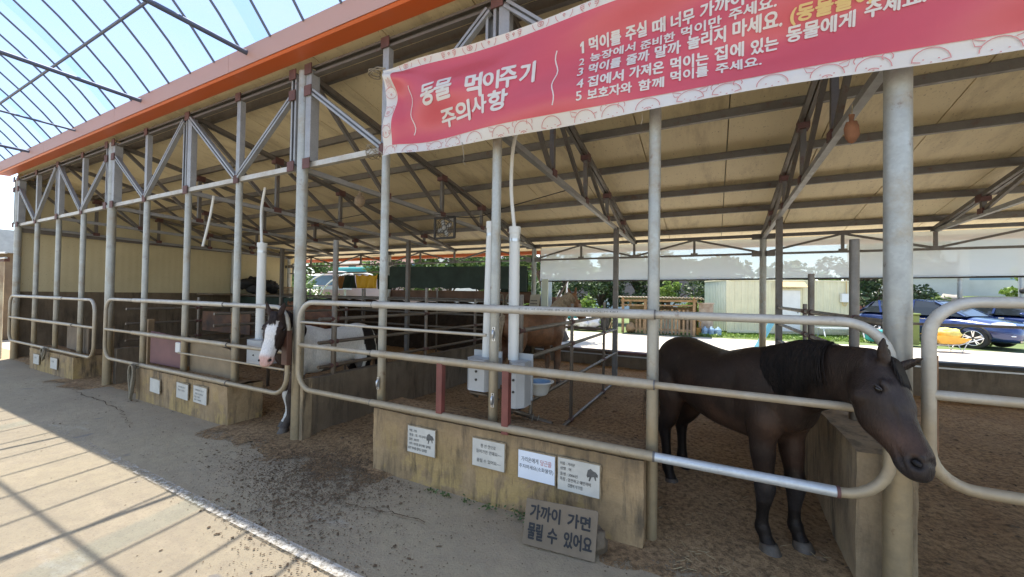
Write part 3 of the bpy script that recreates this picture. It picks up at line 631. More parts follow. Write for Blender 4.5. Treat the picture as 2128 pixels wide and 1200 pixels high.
# ------------------------------------------------------------------ gates
def arc(cx, cz, r, a0, a1, y, n=7):
    return [(cx+r*math.cos(R(a0+(a1-a0)*i/n)), y, cz+r*math.sin(R(a0+(a1-a0)*i/n))) for i in range(n+1)]
def gate(label, x0, x1, zt, zm, zb, y=2.625, r=.22, thick=(None, None), rt=.024, extra=(), lbl_mid=True, left=True, right=True, tilt=0, sleeves=(), bright=None):
    t = thing('pipe_gate', label, 'gate', ((x0+x1)/2, y, zb), 0, 'galvanised pipe gates across the stall fronts')
    pts = []
    if right and left:
        pts = [((x0+x1)/2, y, zb)]+arc(x1-r, zb+r, r, -90, 0, y)+arc(x1-r, zt-r, r, 0, 90, y)+[((x0+x1)/2, y, zt)]+arc(x0+r, zt-r, r, 90, 180, y)+arc(x0+r, zb+r, r, 180, 270, y)+[((x0+x1)/2, y, zb)]
    elif left: pts = [(x1, y, zb)]+arc(x0+r, zb+r, r, 270, 180, y)+arc(x0+r, zt-r, r, 180, 90, y)+[(x1, y, zt)]
    else: pts = [(x0, y, zb)]+arc(x1-r, zb+r, r, -90, 0, y)+arc(x1-r, zt-r, r, 0, 90, y)+[(x0, y, zt)]
    mb = MB(); mb.tube(pts, rt, 16); fr = mb.build('gate_frame', M['rail'], t)
    if bright:
        b = MB(); b.tube([(bright[0], y, zb), (bright[1], y, zb)], rt+.003, 16); b.build('new_pipe_section', M['newpipe'], t)
        b = MB(); b.tube([(bright[0]-.01, y, zb), (bright[0]+.004, y, zb)], rt+.005, 16); b.build('weld_ring', M['truss'], t)
        b = MB(); b.tube([(bright[1]-.004, y, zb), (bright[1]+.012, y, zb)], rt+.005, 16); b.build('weld_ring', M['gusset'], t)
    mb = MB(); mb.tube([(x0 if left else x0, y, zm), (x1, y, zm)], rt*.9, 16); mb.build('middle_rail', M['rail'], t)
    for a, b, z in sleeves:
        mb = MB(); mb.tube([(a, y, z), (b, y, z)], rt+.0055, 18); mb.build('pipe_sleeve', M['rail'], t)
        for q_ in (a, b):
            mb = MB(); mb.tube([(q_-.004, y, z), (q_+.005, y, z)], rt+.0066, 18); mb.build('weld_ring', M['truss'], t)
    for a, b, z in extra:
        mb = MB(); mb.tube([(a, y, z), (b, y, z)], .0125, 12); mb.build('thin_rail', M['rail'], t)
    return t
gate('pipe gate at the far left with a tied rope on its bottom rail', -13.45, -8.98, 1.40, .945, .45, r=.2, sleeves=((-13.2, -10.4, 1.40), (-12.0, -9.9, .945)))
g2 = gate('pipe gate over which the brown and white pony hangs its head', -8.55, -3.98, 1.425, .95, .50, r=.22, sleeves=((-7.6, -5.2, 1.425), (-7.6, -5.1, .95), (-7.3, -5.1, .50)), extra=((-6.25, -4.02, .765),))
mb = MB(); mb.box((-4.05, 2.60, .82), (-3.955, 2.655, 1.185)); mb.build('red_end_plate', M['brownsteel'], g2, bev=.004)
g3 = gate('long pipe gate in front of the palomino and the black horse', -3.80, .795, 1.487, 1.045, .597, r=.2, sleeves=((-2.76, -.325, 1.487), (-2.76, -.325, 1.045), (-2.76, -.325, .597)), extra=((-3.77, -1.56, 1.282),), rt=.0255, bright=(-.32, .585))
for x in (-1.985, -1.375):
    mb = MB(); z0 = .62 if x < -1.6 else .555; z1 = 1.03
    mb.box((x-.028, 2.60, z0), (x+.028, 2.652, z1)); mb.build('red_upright', M['redsteel'], g3, bev=.003)
g4 = gate('pipe gate at the right edge beside the big post', .935, 5.4, 1.60, 1.150, .72, r=.17, left=True, right=False, rt=.027)
M['rustplate'] = simple('rusty_steel_plate', (.30, .17, .09), .85, .1, .55, 14, .4, c2=(.14, .07, .04))
mb = MB(); mb.box((.935, 2.665, .86), (.985, 2.69, 1.335)); mb.build('rusty_plate', M['rustplate'], g4, bev=.003)
# stamped text on the top rail (upside down)
v, f = text_mesh('(X) HISCO SPS290 E-P 58.38H*60 D 10 13', 0, 1, 0, 1, bold=.01)
q = MB(); yb = 2.625
for i, (px, pz) in enumerate(v): v[i] = (-.55-px*.72, pz)
q.add([(px, 2.625-(.0312)*math.cos(R(6+ (1-pz)*34)), 1.487+.0312*math.sin(R(6+(1-pz)*34))) for px, pz in v], f); q.build('lettering', M['inkfade'], g3)
# hinge brackets on the posts
def bracket(x, z, lab, y=2.68):
    mb = MB(); mb.box((x-.014, y-.006, z-.055), (x+.014, y, z+.055)); mb.tube([(x, y-.008, z-.03), (x, y-.02, z-.018), (x, y-.02, z+.018), (x, y-.008, z+.03)], .010, 8)
    o = tag(mb.build('hinge_bracket', M['steel']), lab, 'bracket', 'small zinc brackets on the slim posts')
    c = MB(); 
    for s in (-1, 1): c.ell((x, y-.006, z+s*.045), (.006, .005, .006), 8, 5)
    c.build('screw', M['darksteel'], o); return o
bracket(-1.54, 1.285, 'zinc bracket at the end of the thin rail between the white pipes', 2.71)
bracket(-1.54, .765, 'zinc bracket on the slim post between the two red uprights', 2.71)
bracket(-2.765, .755, 'zinc bracket low on the slim post above the left end of the notice wall', 2.71)
# ropes
def rope(label, pts, r=.008, tw=0):
    mb = MB()
    for P in pts: mb.tube(P, r, 8)
    return tag(mb.build('rope', M['rope']), label, 'rope')
def hank(x, y, z, n=4, w=.05, h=.30, s=1):
    out = []
    for k in range(n):
        a = random.uniform(.6, 1.1); P = []
        for i in range(15):
            t = i/14*2*math.pi; P.append((x+w*a*math.sin(t)+(k-n/2)*.012, y-.03-.012*k+.01*math.sin(t*2), z-h*a*.5*(1-math.cos(t))+.03))
        out.append(P)
    out.append([(x+.03*math.cos(t*.9), y+.035*math.cos(t), z+.035*math.sin(t)) for t in [i*.7 for i in range(20)]])
    return out
rope('grey rope knotted and hanging from the bottom rail beside the notice block of the pony', hank(-7.34, 2.60, .49, 5, .06, .55), .011)
rope('short knotted rope on the bottom rail of the far left gate', hank(-11.0, 2.60, .44, 4, .07, .26), .013)
rope('thin pale string looped under the bottom rail beside the right feeder', [[(-1.26, 2.99, .62), (-1.28, 2.95, .50), (-1.26, 2.92, .40), (-1.30, 2.90, .52), (-1.31, 2.99, .62)]], .003)

# ------------------------------------------------------------------ partition rails
def rails(label, X, y0, y1, zs, posts, m='innerrail', caps=True, r=.021):
    t = thing('partition_rails', label, 'railing', (X, (y0+y1)/2, 0), 0, 'pipe partitions between the stalls')
    for z in zs:
        mb = MB(); mb.tube([(X, y0, z), (X, y1, z)], r, 12)
        mb.build('rail', M[m], t)
        for y, *_ in posts:
            if y0 < y < y1:
                c = MB(); c.tube([(X, y-.05, z), (X, y+.05, z)], r*1.35, 12); c.build('clamp', M['gusset'], t)
    for y, za, zt_, rr in posts:
        mb = MB(); mb.tube([(X-.0, y, za), (X-.0, y, zt_)], rr, 12); mb.build('post', M[m], t)
    return t
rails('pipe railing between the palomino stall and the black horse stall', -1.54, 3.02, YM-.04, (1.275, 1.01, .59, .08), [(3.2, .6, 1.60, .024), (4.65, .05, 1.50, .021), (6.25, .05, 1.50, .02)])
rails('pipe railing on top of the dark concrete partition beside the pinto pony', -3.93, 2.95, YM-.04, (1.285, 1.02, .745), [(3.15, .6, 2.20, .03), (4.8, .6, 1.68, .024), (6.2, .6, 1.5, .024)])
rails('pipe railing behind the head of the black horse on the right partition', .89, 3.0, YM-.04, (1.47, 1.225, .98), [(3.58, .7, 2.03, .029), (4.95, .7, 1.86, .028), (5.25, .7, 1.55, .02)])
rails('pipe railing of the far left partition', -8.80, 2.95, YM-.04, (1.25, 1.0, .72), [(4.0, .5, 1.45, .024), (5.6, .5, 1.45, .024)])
rails('pipe railing between the maroon panel and the pony stall', -6.40, 3.1, YM-.04, (1.25, 1.08), [(3.9, 0, 1.3, .024), (5.4, 0, 1.3, .024)])
def xrails(label, x0, x1, y, zs, posts, m='innerrail', r=.022):
    t = thing('corridor_rails', label, 'railing', ((x0+x1)/2, y, 0), 0, 'long rails along the back of the stalls')
    for z in zs:
        mb = MB(); mb.tube([(x0, y, z), (x1, y, z)], r, 12); mb.build('rail', M[m], t)
    for x in posts:
        mb = MB(); mb.tube([(x, y, 0), (x, y, zs[0]+.25)], .024, 12); mb.build('post', M[m], t)
    return t
xrails('long back rails behind the pony and the left stalls', -13.6, -4.0, YM, (1.44, 1.15, .85), (-12.4, -10.1, -7.9, -5.85))
xrails('back rails behind the palomino', -3.95, -1.6, YM, (1.0, .6), (-2.7,))
xrails('upper and lower back rails of the left stalls near the manure heap', -13.6, -4.05, 8.5, (1.46, 1.2), (-11.8, -9.3, -6.6))
xrails('dark rail crossing in front of the parked cars', .95, 10.2, 8.96, (1.22,), ())
# grey panel across left back
mb = MB(); mb.box((-13.6, 7.19, 1.12), (-9.0, 7.21, 1.40)); tag(mb.build('dark_board_panel', M['greenboard']), 'dark grey-green board panel under the back rail at the far left', 'panel')
# panels in the left stalls
def panel(name, label, pts, th, m, n=None):
    """thin board: four world corners"""
    p = [Vector(q) for q in pts]; nn = (p[1]-p[0]).cross(p[3]-p[0]).normalized()*th
    mb = MB(); mb.add(p+[q+nn for q in p], [(0, 1, 2, 3), (7, 6, 5, 4), (0, 4, 5, 1), (1, 5, 6, 2), (2, 6, 7, 3), (3, 7, 4, 0)]); return tag(mb.build(name, m, bev=.004), label, 'panel')
M['rustbrown'] = simple('rust_brown_sheet', (.17, .075, .03), .85, 0, .6, 3, .3, c2=(.04, .025, .018))
M['maroon'] = simple('maroon_board', (.20, .085, .08), .65, 0, .3, 3, .1)
M['tanboard'] = simple('tan_board', (.30, .22, .13), .75, 0, .35, 3, .15)
pn = panel('maroon_panel', 'maroon board panel in the stall left of the pony with a small white box', [(-7.45, 2.80, .50), (-6.45, 2.80, .50), (-6.45, 2.80, .93), (-7.45, 2.80, .97)], .02, M['maroon'])
mb = MB(); mb.box((-6.66, 2.755, .72), (-6.53, 2.798, .86)); tag(mb.build('switch_box', M['whitepaint'], bev=.01), 'small white switch box on the maroon panel', 'switch box')
mb = MB(); mb.box((-6.645, 2.752, .795), (-6.575, 2.7545, .805)); mb.box((-6.645, 2.752, .765), (-6.575, 2.7545, .775))
panel('tan_panel', 'tan plywood panel between the maroon panel and the pony head', [(-6.40, 2.84, .47), (-5.25, 2.84, .42), (-5.25, 2.84, .82), (-6.40, 2.84, .95)], .02, M['tanboard'])
panel('plywood_sheet', 'grey-brown plywood panel in the far left stall', [(-10.9, 2.84, .45), (-9.9, 2.84, .42), (-9.9, 2.84, .90), (-10.9, 2.84, .93)], .02, M['woodgrey'])
panel('rusty_panel', 'rust-brown corroded sheet behind the maroon panel', [(-8.4, 3.9, .85), (-6.9, 3.9, .85), (-6.9, 3.9, 1.22), (-8.4, 3.9, 1.20)], .02, M['rustbrown'])
mb = MB(); mb.box((-5.77, 3.0, .0), (-5.66, 3.06, 1.30)); tag(mb.build('timber_post', M['wood'], bev=.006), 'notched light timber post between the tan panel and the white pipe', 'post')
mb = MB(); mb.box((-7.95, 2.9, .0), (-7.86, 2.98, 1.12)); tag(mb.build('timber_post', M['wood'], bev=.006), 'brown timber post at the left end of the maroon panel', 'post')
mb = MB(); mb.box((-9.25, 2.86, .25), (-9.12, 2.92, .95)); tag(mb.build('timber_post', M['wood'], bev=.006), 'short timber post at the right end of the far left gate', 'post')

# ------------------------------------------------------------------ feeders
def feeder(label, x0, x1, z0, z1, y=2.86, cut=.035):
    t = thing('feed_box', label, 'feeder', ((x0+x1)/2, y, z0), 0, 'grey sheet feed boxes under the white pipes')
    mb = MB(); c = .05
    mb.prism([(x0, y-.08+c), (x0+c, y-.09), (x1-c, y-.09), (x1, y-.08+c), (x1, y+.10), (x0, y+.10)], z0, z1, 'xy'); mb.build('box_body', M['pvcgrey'], t, bev=.003)
    mb = MB(); mb.box((x0-.015, y+.095, z0+.03), (x1+.012, y+.11, z1+.05)); mb.build('back_plate', M['pvcgrey'], t)
    for z in (z0+(z1-z0)*.62, z0+(z1-z0)*.36):
        b = MB(); b.tube([((x0+x1)/2, y-.098, z), ((x0+x1)/2, y-.088, z)], .010, 10); b.build('bolt', M['darksteel'], t)
    b = MB(); b.tube([(x0+.02, y+.1, z0-.10), (x0+.05, y-.05, z0-.03), (x1-.05, y-.05, z0-.03), (x1-.02, y+.1, z0-.10)], .012, 8); b.build('bracket_pipe', M['innerrail'], t)
    return t
feeder('left grey feed box between the red upright and the slim post before the palomino', -1.86, -1.61, .80, 1.06)
feeder('right grey feed box beside the right red upright before the palomino', -1.47, -1.33, .70, 1.06, y=2.88)
feeder('grey feed box beside the head of the pony', -5.10, -4.72, .72, 1.0, y=2.9)
def standpipe(label, x, y, z0, z1, r=.045, hose=None, lean=0):
    t = thing('white_pipe', label, 'pipe', (x, y, z0), 0, 'white plastic feed pipes')
    mb = MB(); mb.tube([(x, y, z0), (x+lean, y, z1)], r, 24); mb.build('pipe', M['pvc'], t)
    mb = MB(); mb.tube([(x+lean, y, z1-.03), (x+lean, y, z1+.025)], r*1.12, 24); mb.build('end_cap', M['pvc'], t)
    mb = MB(); mb.tube([(x+lean, y, z1-.10), (x+lean, y, z1-.075)], r*1.08, 24); mb.build('clamp', M['steel'], t)
    return t
standpipe('white plastic pipe left of the slim post before the palomino', -1.735, 2.93, 1.06, 2.20, .038, lean=.025)
standpipe('white plastic pipe right of the slim post with a hose into its top', -1.475, 2.93, 1.06, 2.14, .044, lean=-.005)
standpipe('white plastic pipe right of a slim post beside the pony', -5.03, 2.95, 1.0, 2.17, .05)
def hose(label, pts, r=.016):
    P = []; pts = [Vector(p) for p in pts]
    for i in range(len(pts)-1):
        p0 = pts[max(i-1, 0)]; p1 = pts[i]; p2 = pts[i+1]; p3 = pts[min(i+2, len(pts)-1)]
        for k in range(6):
            t = k/6; P.append(.5*((2*p1)+(p2-p0)*t+(2*p0-5*p1+4*p2-p3)*t*t+(3*p1-p0-3*p2+p3)*t*t*t))
    P.append(pts[-1]); mb = MB(); mb.tube(P, r, 10); return tag(mb.build('white_hose', M['pvc']), label, 'hose')
hose('white hose dropping from the banner into the right white pipe', [(-1.44, 2.93, 3.05), (-1.50, 2.92, 2.85), (-1.515, 2.92, 2.5), (-1.485, 2.93, 2.16)])
hose('white hose dropping from the lattice beside the pony stall', [(-6.18, 2.95, 2.9), (-6.22, 2.93, 2.6), (-6.32, 2.9, 2.2)])
hose('white hose above the white pipe beside the pony', [(-5.05, 2.98, 2.9), (-5.1, 2.97, 2.6), (-5.04, 2.95, 2.19)])
# basin
bt = thing('basin', 'blue and white plastic basin hung on the partition rails beside the palomino', 'basin', (-1.50, 3.38, .72))
mb = MB(); mb.lathe([(.0, 0), (.062, .0), (.074, .015), (.105, .105), (.130, .118), (.130, .124), (.10, .121)], (-1.39, 3.30, .70), 28); mb.build('basin_outer', M['pvc'], bt)
M['bluepl'] = simple('blue_plastic', (.25, .38, .52), .4, 0, .2, 6, 0)
mb = MB(); mb.lathe([(.102, .122), (.072, .03), (.06, .012), (0, .010)], (-1.39, 3.30, .70), 28); mb.build('basin_inside', M['bluepl'], bt)
mb = MB(); mb.tube([(-1.54, 3.05, .60), (-1.15, 3.0, .56)], .02, 10); mb.tube([(-1.36, 3.03, .58), (-1.36, 3.05, .70)], .016, 10); tag(mb.build('stub_pipe', M['innerrail']), 'short rusty stub pipe under the blue basin', 'pipe')
# fan
ft = thing('cage_fan', 'old caged fan hung from the roof truss above the palomino', 'fan', (-3.76, 5.0, 2.62))
mb = MB()
for s in (-1, 1): mb.beam((-3.76+s*.19, 5.0, 2.46), (-3.76+s*.19, 5.0, 2.80), .03, .03, up=(0, 1, 0))
for z in (2.47, 2.79): mb.beam((-3.95, 5.0, z), (-3.57, 5.0, z), .03, .03)
mb.build('fan_frame', M['darksteel'], ft)
mb = MB()
for r in (.05, .09, .13, .155): mb.tube([(-3.76+r*math.cos(a), 4.985, 2.63+r*math.sin(a)) for a in [i*2*math.pi/24 for i in range(25)]], .004, 6)
for i in range(8):
    a = i*math.pi/4; mb.tube([(-3.76, 4.985, 2.63), (-3.76+.19*math.cos(a), 4.985, 2.63+.16*math.sin(a))], .004, 6)
mb.build('fan_guard', M['darksteel'], ft)
mb = MB()
for i in range(4):
    a = i*math.pi/2+.4; mb.ell((-3.76+.08*math.cos(a), 5.0, 2.63+.08*math.sin(a)), (.07, .008, .04), 12, 6, rot=Matrix.Rotation(-a, 3, 'Y'))
mb.ell((-3.76, 5.0, 2.63), (.04, .05, .04)); mb.build('fan_blades', M['pvcgrey'], ft)
# hanging bags
def bag(label, x, y, z, h, w, m):
    t = thing('hanging_bag', label, 'bag', (x, y, z), 0)
    mb = MB(); prof = [(.0, -h), (w*.25, -h*.93), (w*.5, -h*.72), (w*.52, -h*.4), (w*.38, -h*.15), (w*.15, -.02), (w*.2, .02)]; mb.lathe(prof, (x, y, z), 14)
    mb.v = [tuple(Vector(p)+mnoise.noise_vector(Vector(p)*18)*w*.12) for p in mb.v]; mb.build('bag_body', m, t)
    mb = MB(); mb.tube([(x, y, z), (x+.004, y, z+.08)], .004, 6); mb.build('tie_string', M['rope'], t); return t
M['burlap'] = simple('burlap', (.30, .22, .14), .95, 0, .4, 40, .5); M['brownbag'] = simple('rusty_brown_bag', (.27, .12, .06), .85, 0, .4, 14, .4)
bag('small burlap bag hung from the lattice beam above the pony stall', -3.95, 3.5, 2.83, .17, .12, M['burlap'])
bag('brown dried cocoon-shaped bag hung from the truss beside the big right post', .712, 2.92, 2.66, .15, .07, M['brownbag'])

# ------------------------------------------------------------------ banner
bn = thing('banner', 'long red banner with white Korean feeding rules and a border of drawn animal heads', 'banner', (.5, 2.55, 2.8))
BX0, BX1 = -2.62, 4.6
def btop(x): return 3.60-.018*(x-BX0)-.035*math.exp(-((x-BX0)/.25)**2)*1.0
def bbot(x): return 2.805-.030*(x-BX0)+.0055*(x-BX0)**2*.6
def bpt(x, v, off=0):
    """x world, v 0..1 up the cloth"""
    u = x-BX0; zt_, zb_ = btop(x), bbot(x)
    d = .034*math.sin(6.5*(v*1.0)+u*1.9)*min(1, u*1.2)+.018*math.sin(11*v-u*3.1+1)+.008*mnoise.noise(Vector((u*1.3, v*3, 0)))
    e = math.exp(-u/.75); a = (1-v)/(u+.12)                      # folds that fan out of the tied corner
    d += .055*e*math.sin(7.5*math.atan(a*1.1)+.6)*min(1, u*4+.2)
    xx = x+.05*(1-v)*0+ (.035*v*(1-v)*4)*math.exp(-u/.10)
    return (xx, 2.55+d-off, zb_+(zt_-zb_)*v)
def bgrid(x0, x1, v0, v1, nx, nv, off, edge=None):
    v = []
    for i in range(nx+1):
        x = x0+(x1-x0)*i/nx
        for j in range(nv+1):
            vv = v0+(v1-v0)*j/nv
            v.append(bpt(x, vv, off))
    mb = MB(); mb.add(v, [(i*(nv+1)+j, (i+1)*(nv+1)+j, (i+1)*(nv+1)+j+1, i*(nv+1)+j+1) for i in range(nx) for j in range(nv)], True); return mb
bs = bgrid(BX0, BX1, 0, 1, 300, 48, 0).build('banner_cloth', M['banwhite'], bn)
bgrid(BX0+.125, BX1-.12, .105, .925, 300, 42, .004).build('red_field', M['banred'], bn)
def blet(items, m, name='lettering', off=.008):
    q = MB()
    for body, x0, x1, z0, z1, *b in items:
        if body == '1': v, f = [(x0+a_*(x1-x0), z0+b_*(z1-z0)) for a_, b_ in ((.42, 0), (.80, 0), (.80, 1), (.52, 1), (.10, .80), (.10, .62), (.42, .72))], [(0, 1, 2, 3, 4, 5, 6)]
        else: v, f = text_mesh(body, x0, x1, z0, z1)
        h = (z1-z0)*(b[0] if b else .03)*1.3
        for n_, (dx, dz) in enumerate(((0, 0), (h, 0), (0, h), (h, h), (-h, 0), (0, -h))): q.add([bpt(px+dx, (pz+dz-bbot(px))/(btop(px)-bbot(px)), off+.0004*n_) for px, pz in v], f)
    return q.build(name, m, bn)
blet([('동', -2.15, -2.0, 3.14, 3.30, .03), ('물', -1.99, -1.83, 3.14, 3.30, .03), ('먹', -1.70, -1.57, 3.10, 3.28, .03), ('이', -1.55, -1.43, 3.13, 3.27, .03), ('주', -1.42, -1.29, 3.12, 3.28, .03), ('기', -1.26, -1.15, 3.12, 3.28, .03), ('주', -1.98, -1.83, 2.95, 3.07, .03), ('의', -1.82, -1.68, 2.95, 3.09, .03), ('사', -1.66, -1.53, 2.97, 3.10, .03), ('항', -1.51, -1.35, 2.96, 3.11, .03)], M['banwhite'])
L1 = [('1', -0.826, -0.792, 3.262, 3.334), ('먹이를', -0.761, -0.552, 3.261, 3.346), ('주실', -0.519, -0.39, 3.265, 3.35), ('때', -0.352, -0.278, 3.256, 3.341), ('너무', -0.242, -0.114, 3.253, 3.338), ('가까이', -0.08, 0.141, 3.256, 3.341), ('오지', .18, .32, 3.262, 3.345), ('마세요.', .36, .59, 3.262, 3.345), ('2', -0.828, -0.793, 3.172, 3.224), ('농장에서', -0.753, -0.459, 3.182, 3.244), ('준비한', -0.423, -0.221, 3.171, 3.233), ('먹이만', -0.183, 0.031, 3.177, 3.239), ('주세요.', 0.07, 0.295, 3.191, 3.253), ('3', -0.827, -0.791, 3.077, 3.147), ('먹이를', -0.751, -0.543, 3.077, 3.159), ('줄까', -0.506, -0.369, 3.074, 3.156), ('말까', -0.332, -0.187, 3.079, 3.161), ('놀리지', -0.147, 0.053, 3.089, 3.171), ('마세요.', 0.091, 0.325, 3.097, 3.179), ('4', -0.818, -0.774, 2.976, 3.042), ('집에서', -0.743, -0.519, 2.969, 3.047), ('가져온', -0.48, -0.281, 2.974, 3.052), ('먹이는', -0.24, -0.036, 2.978, 3.056), ('집에', -0.001, 0.145, 2.991, 3.069), ('있는', 0.183, 0.311, 2.987, 3.065), ('동물에게', 0.351, 0.64, 3.013, 3.091), ('주세요.', 0.679, 0.90, 3.037, 3.115), ('5', -0.821, -0.784, 2.896, 2.952), ('보호자와', -0.744, -0.466, 2.886, 2.952), ('함께', -0.424, -0.278, 2.883, 2.949), ('먹이를', -0.239, -0.036, 2.905, 2.971), ('주세요.', 0.005, 0.231, 2.905, 2.971)]
blet([(a, b, c, d, e, .02 if len(a) == 1 and a in '12345' else .03) for a, b, c, d, e in L1], M['banwhite'])
blet([('(동물들이', .365, .70, 3.092, 3.174, .03), ('화나요)', .74, .98, 3.10, 3.18, .03)], M['banyellow'])
def bline(pts, m, name, w=.006, off=.0085):
    q = MB()
    for P in pts:
        P = [Vector((a, b)) for a, b in P]; L = []; Rr = []
        for i, p in enumerate(P):
            d = (P[min(i+1, len(P)-1)]-P[max(i-1, 0)]).normalized(); n = Vector((-d.y, d.x))*w/2; L.append(p+n); Rr.append(p-n)
        pts3 = [bpt(p.x, (p.y-bbot(p.x))/(btop(p.x)-bbot(p.x)), off) for p in L+Rr]; n = len(P)
        q.add(pts3, [(i, i+1, n+i+1, n+i) for i in range(n-1)])
    return q.build(name, m, bn)
bline([[(-.99+.012*math.sin(i*.9), 2.90+.42*i/14) for i in range(15)], [(-2.29+.018*math.sin(i*.8), 2.95+.40*i/14) for i in range(15)]], M['banwhite'], 'wavy_rule', .009)
# animal heads of the border: simple drawn faces
def circ(cx, cz, rx, rz, a0=0, a1=360, n=22): return [(cx+rx*math.cos(R(a0+(a1-a0)*i/n)), cz+rz*math.sin(R(a0+(a1-a0)*i/n))) for i in range(n+1)]
lines = []; fills = []
def face(cx, cz, r, kind, clip=None):
    P = []
    ears = {0: [circ(cx+s*r*.78, cz+r*.72, r*.3, r*.3, -40 if s > 0 else 40, 220 if s > 0 else 140+80) for s in (-1, 1)],
            1: [[(cx+s*r*.85, cz+r*.45), (cx+s*r*.8, cz+r*1.15), (cx+s*r*.3, cz+r*.9)] for s in (-1, 1)],
            2: [[(cx+s*r*.7, cz+r*.75), (cx+s*r*1.35, cz+r*.95), (cx+s*r*1.2, cz+r*.5), (cx+s*r*.88, cz+r*.45)] for s in (-1, 1)],
            3: [circ(cx+s*r*.35, cz+r*1.3, r*.18, r*.55) for s in (-1, 1)]}[kind % 4]
    P += ears; P.append(circ(cx, cz, r, r*.88))
    P.append(circ(cx, cz-r*.18, r*.12, r*.09)); P.append([(cx, cz-r*.26), (cx, cz-r*.45)])
    for s in (-1, 1): P.append([(cx+s*r*.35, cz+r*.12), (cx+s*r*.45, cz+r*.12)])
    if kind % 3 == 1:
        for s in (-1, 1):
            for k in (-.15, 0, .15): P.append([(cx+s*r*.55, cz-r*.2+k*r), (cx+s*r*.95, cz-r*.2+k*r*1.6)])
    if kind % 3 == 2: P.append(circ(cx, cz-r*.2, r*.36, r*.24))
    for p in P:
        seg = []
        for a in p:
            ok = clip(a)
            if ok: seg.append(a)
            if not ok or a is p[-1]:
                if len(seg) > 1: lines.append(seg)
                seg = []
    if kind % 4 == 0:
        for e in ears:
            if all(clip(a) for a in e): fills.append(e)
i = 0; x = BX0+.10
while x < 4.5:
    zb_ = bbot(x); face(x, zb_+.012, .072, (i*5+i//3) % 12, lambda a: bbot(a[0])+.004 < a[1] < bbot(a[0])+.082 and a[0] > BX0+.004)
    x += .215+.03*math.sin(i*2.1); i += 1
i = 0; x = BX0+.24
while x < 4.5:
    face(x, btop(x)-.012, .066, (i*7+2) % 12, lambda a: btop(a[0])-.058 < a[1] < btop(a[0])-.004); x += .205+.03*math.sin(i*1.7); i += 1
for k, z in enumerate((3.36, 3.18, 3.0)): face(BX0+.062, z, .056, k*5+3, lambda a: BX0+.006 < a[0] < BX0+.122)
bline(lines, M['banpink'], 'animal_drawings', .0045, .006)
q = MB()
for e in fills: q.add([bpt(px, (pz-bbot(px))/(btop(px)-bbot(px)), .005) for px, pz in e], [tuple(range(len(e)))])
q.build('drawing_fill', M['banpink'], bn)
# tie strings
mb = MB(); mb.tube([(-2.60, 2.55, 3.585), (-2.75, 2.60, 3.66), (-2.955, 2.70, 3.72)], .006, 6); mb.tube([(-2.60, 2.55, 3.58), (-2.78, 2.60, 3.64), (-2.955, 2.71, 3.70)], .004, 6)
mb.tube([(-2.955+.05*math.cos(a), 2.76+.06*math.sin(a), 3.70+.004*a) for a in [i*.6 for i in range(24)]], .006, 6)
mb.build('tie_string', M['rope'], bn)
mb = MB(); mb.tube([(-2.61, 2.55, 2.82), (-2.75, 2.66, 2.90), (-2.90, 2.69, 2.95)], .005, 6)
for k in range(6):
    mb.tube([(-2.93+.055*math.cos(a)+.02*math.sin(k*2), 2.745+.07*math.sin(a)*.9, 2.955+.05*math.sin(a+k*1.1)) for a in [i*.35 for i in range(19)]], .0035, 5)
mb.build('tie_string', M['rope'], bn)
hs = MB(); hs.tube([(-1.78, 2.57, 2.80), (-1.765, 2.57, 2.72), (-1.75, 2.56, 2.66), (-1.765, 2.57, 2.64), (-1.74, 2.57, 2.615)], .0028, 5)
hs.tube([(-.41, 2.57, 2.76), (-.405, 2.57, 2.72), (-.415, 2.57, 2.69)], .0028, 5); hs.build('loose_string', M['rope'], bn)

# ------------------------------------------------------------------ film tunnel over the yard
tn = thing('film_tunnel', 'arched pipe tunnel frame with clear film covering the yard in front of the stable', 'greenhouse', (-8, -1.75, 4.2))
M['arch'] = simple('blue_grey_pipe', (.12, .14, .20), .5, .3, .2, 8, 0)
YC, ZC, RA = -1.75, 4.25-5.33*math.cos(R(52)), 5.33
def ap(a, r=RA): return (YC+r*math.sin(R(a)), ZC+r*math.cos(R(a)))
xs = []; x = -3.06
while x > -27: xs.append(x); x -= .535 if x > -14 else .6
x = -2.52
while x < 6: xs.append(x); x += .535
for x in xs:
    mb = MB(); mb.tube([(x, *ap(a)) for a in np.linspace(52, -52, 29)], .0135, 8, cap=False); mb.build('arch', M['arch'], tn)
for a, r in ((44.4, .017), (14, .017), (-20, .017), (-45, .017)):
    mb = MB(); y, z = ap(a, RA-.03); mb.tube([(-27.5, y, z), (6.2, y, z)], r, 8); mb.build('purlin_pipe', M['arch'], tn)
for i, x in enumerate((-4.55, -7.05, -9.4, -11.7, -14.1, -16.6, -19, -22, 1.5)):
    mb = MB(); mb.tube([(x, 2.45, 4.19), (x, -5.9, 4.22)], .026 if i % 3 != 2 else .016, 10); mb.build('tie_beam', M['arch'], tn)
mb = MB()
for x0, x1 in ((-27.5, 6.2),):
    A = np.linspace(52, -52, 41); v = [(x, *ap(a, RA+.02)) for x in (x0, x1) for a in A]; n = len(A)
    mb.add(v, [(j, j+1, n+j+1, n+j) for j in range(n-1)], True)
mb.build('film', M['film'], tn)
mb = MB()
for x0 in (-4.42, -8.2, -10.9, -15.2):
    A = np.linspace(52, -52, 41); v = [(x, *ap(a, RA+.035)) for x in (x0, x0+.24) for a in A]; n = len(A); mb.add(v, [(j, j+1, n+j+1, n+j) for j in range(n-1)], True)
mb.build('film_overlap', M['filmblue'], tn)
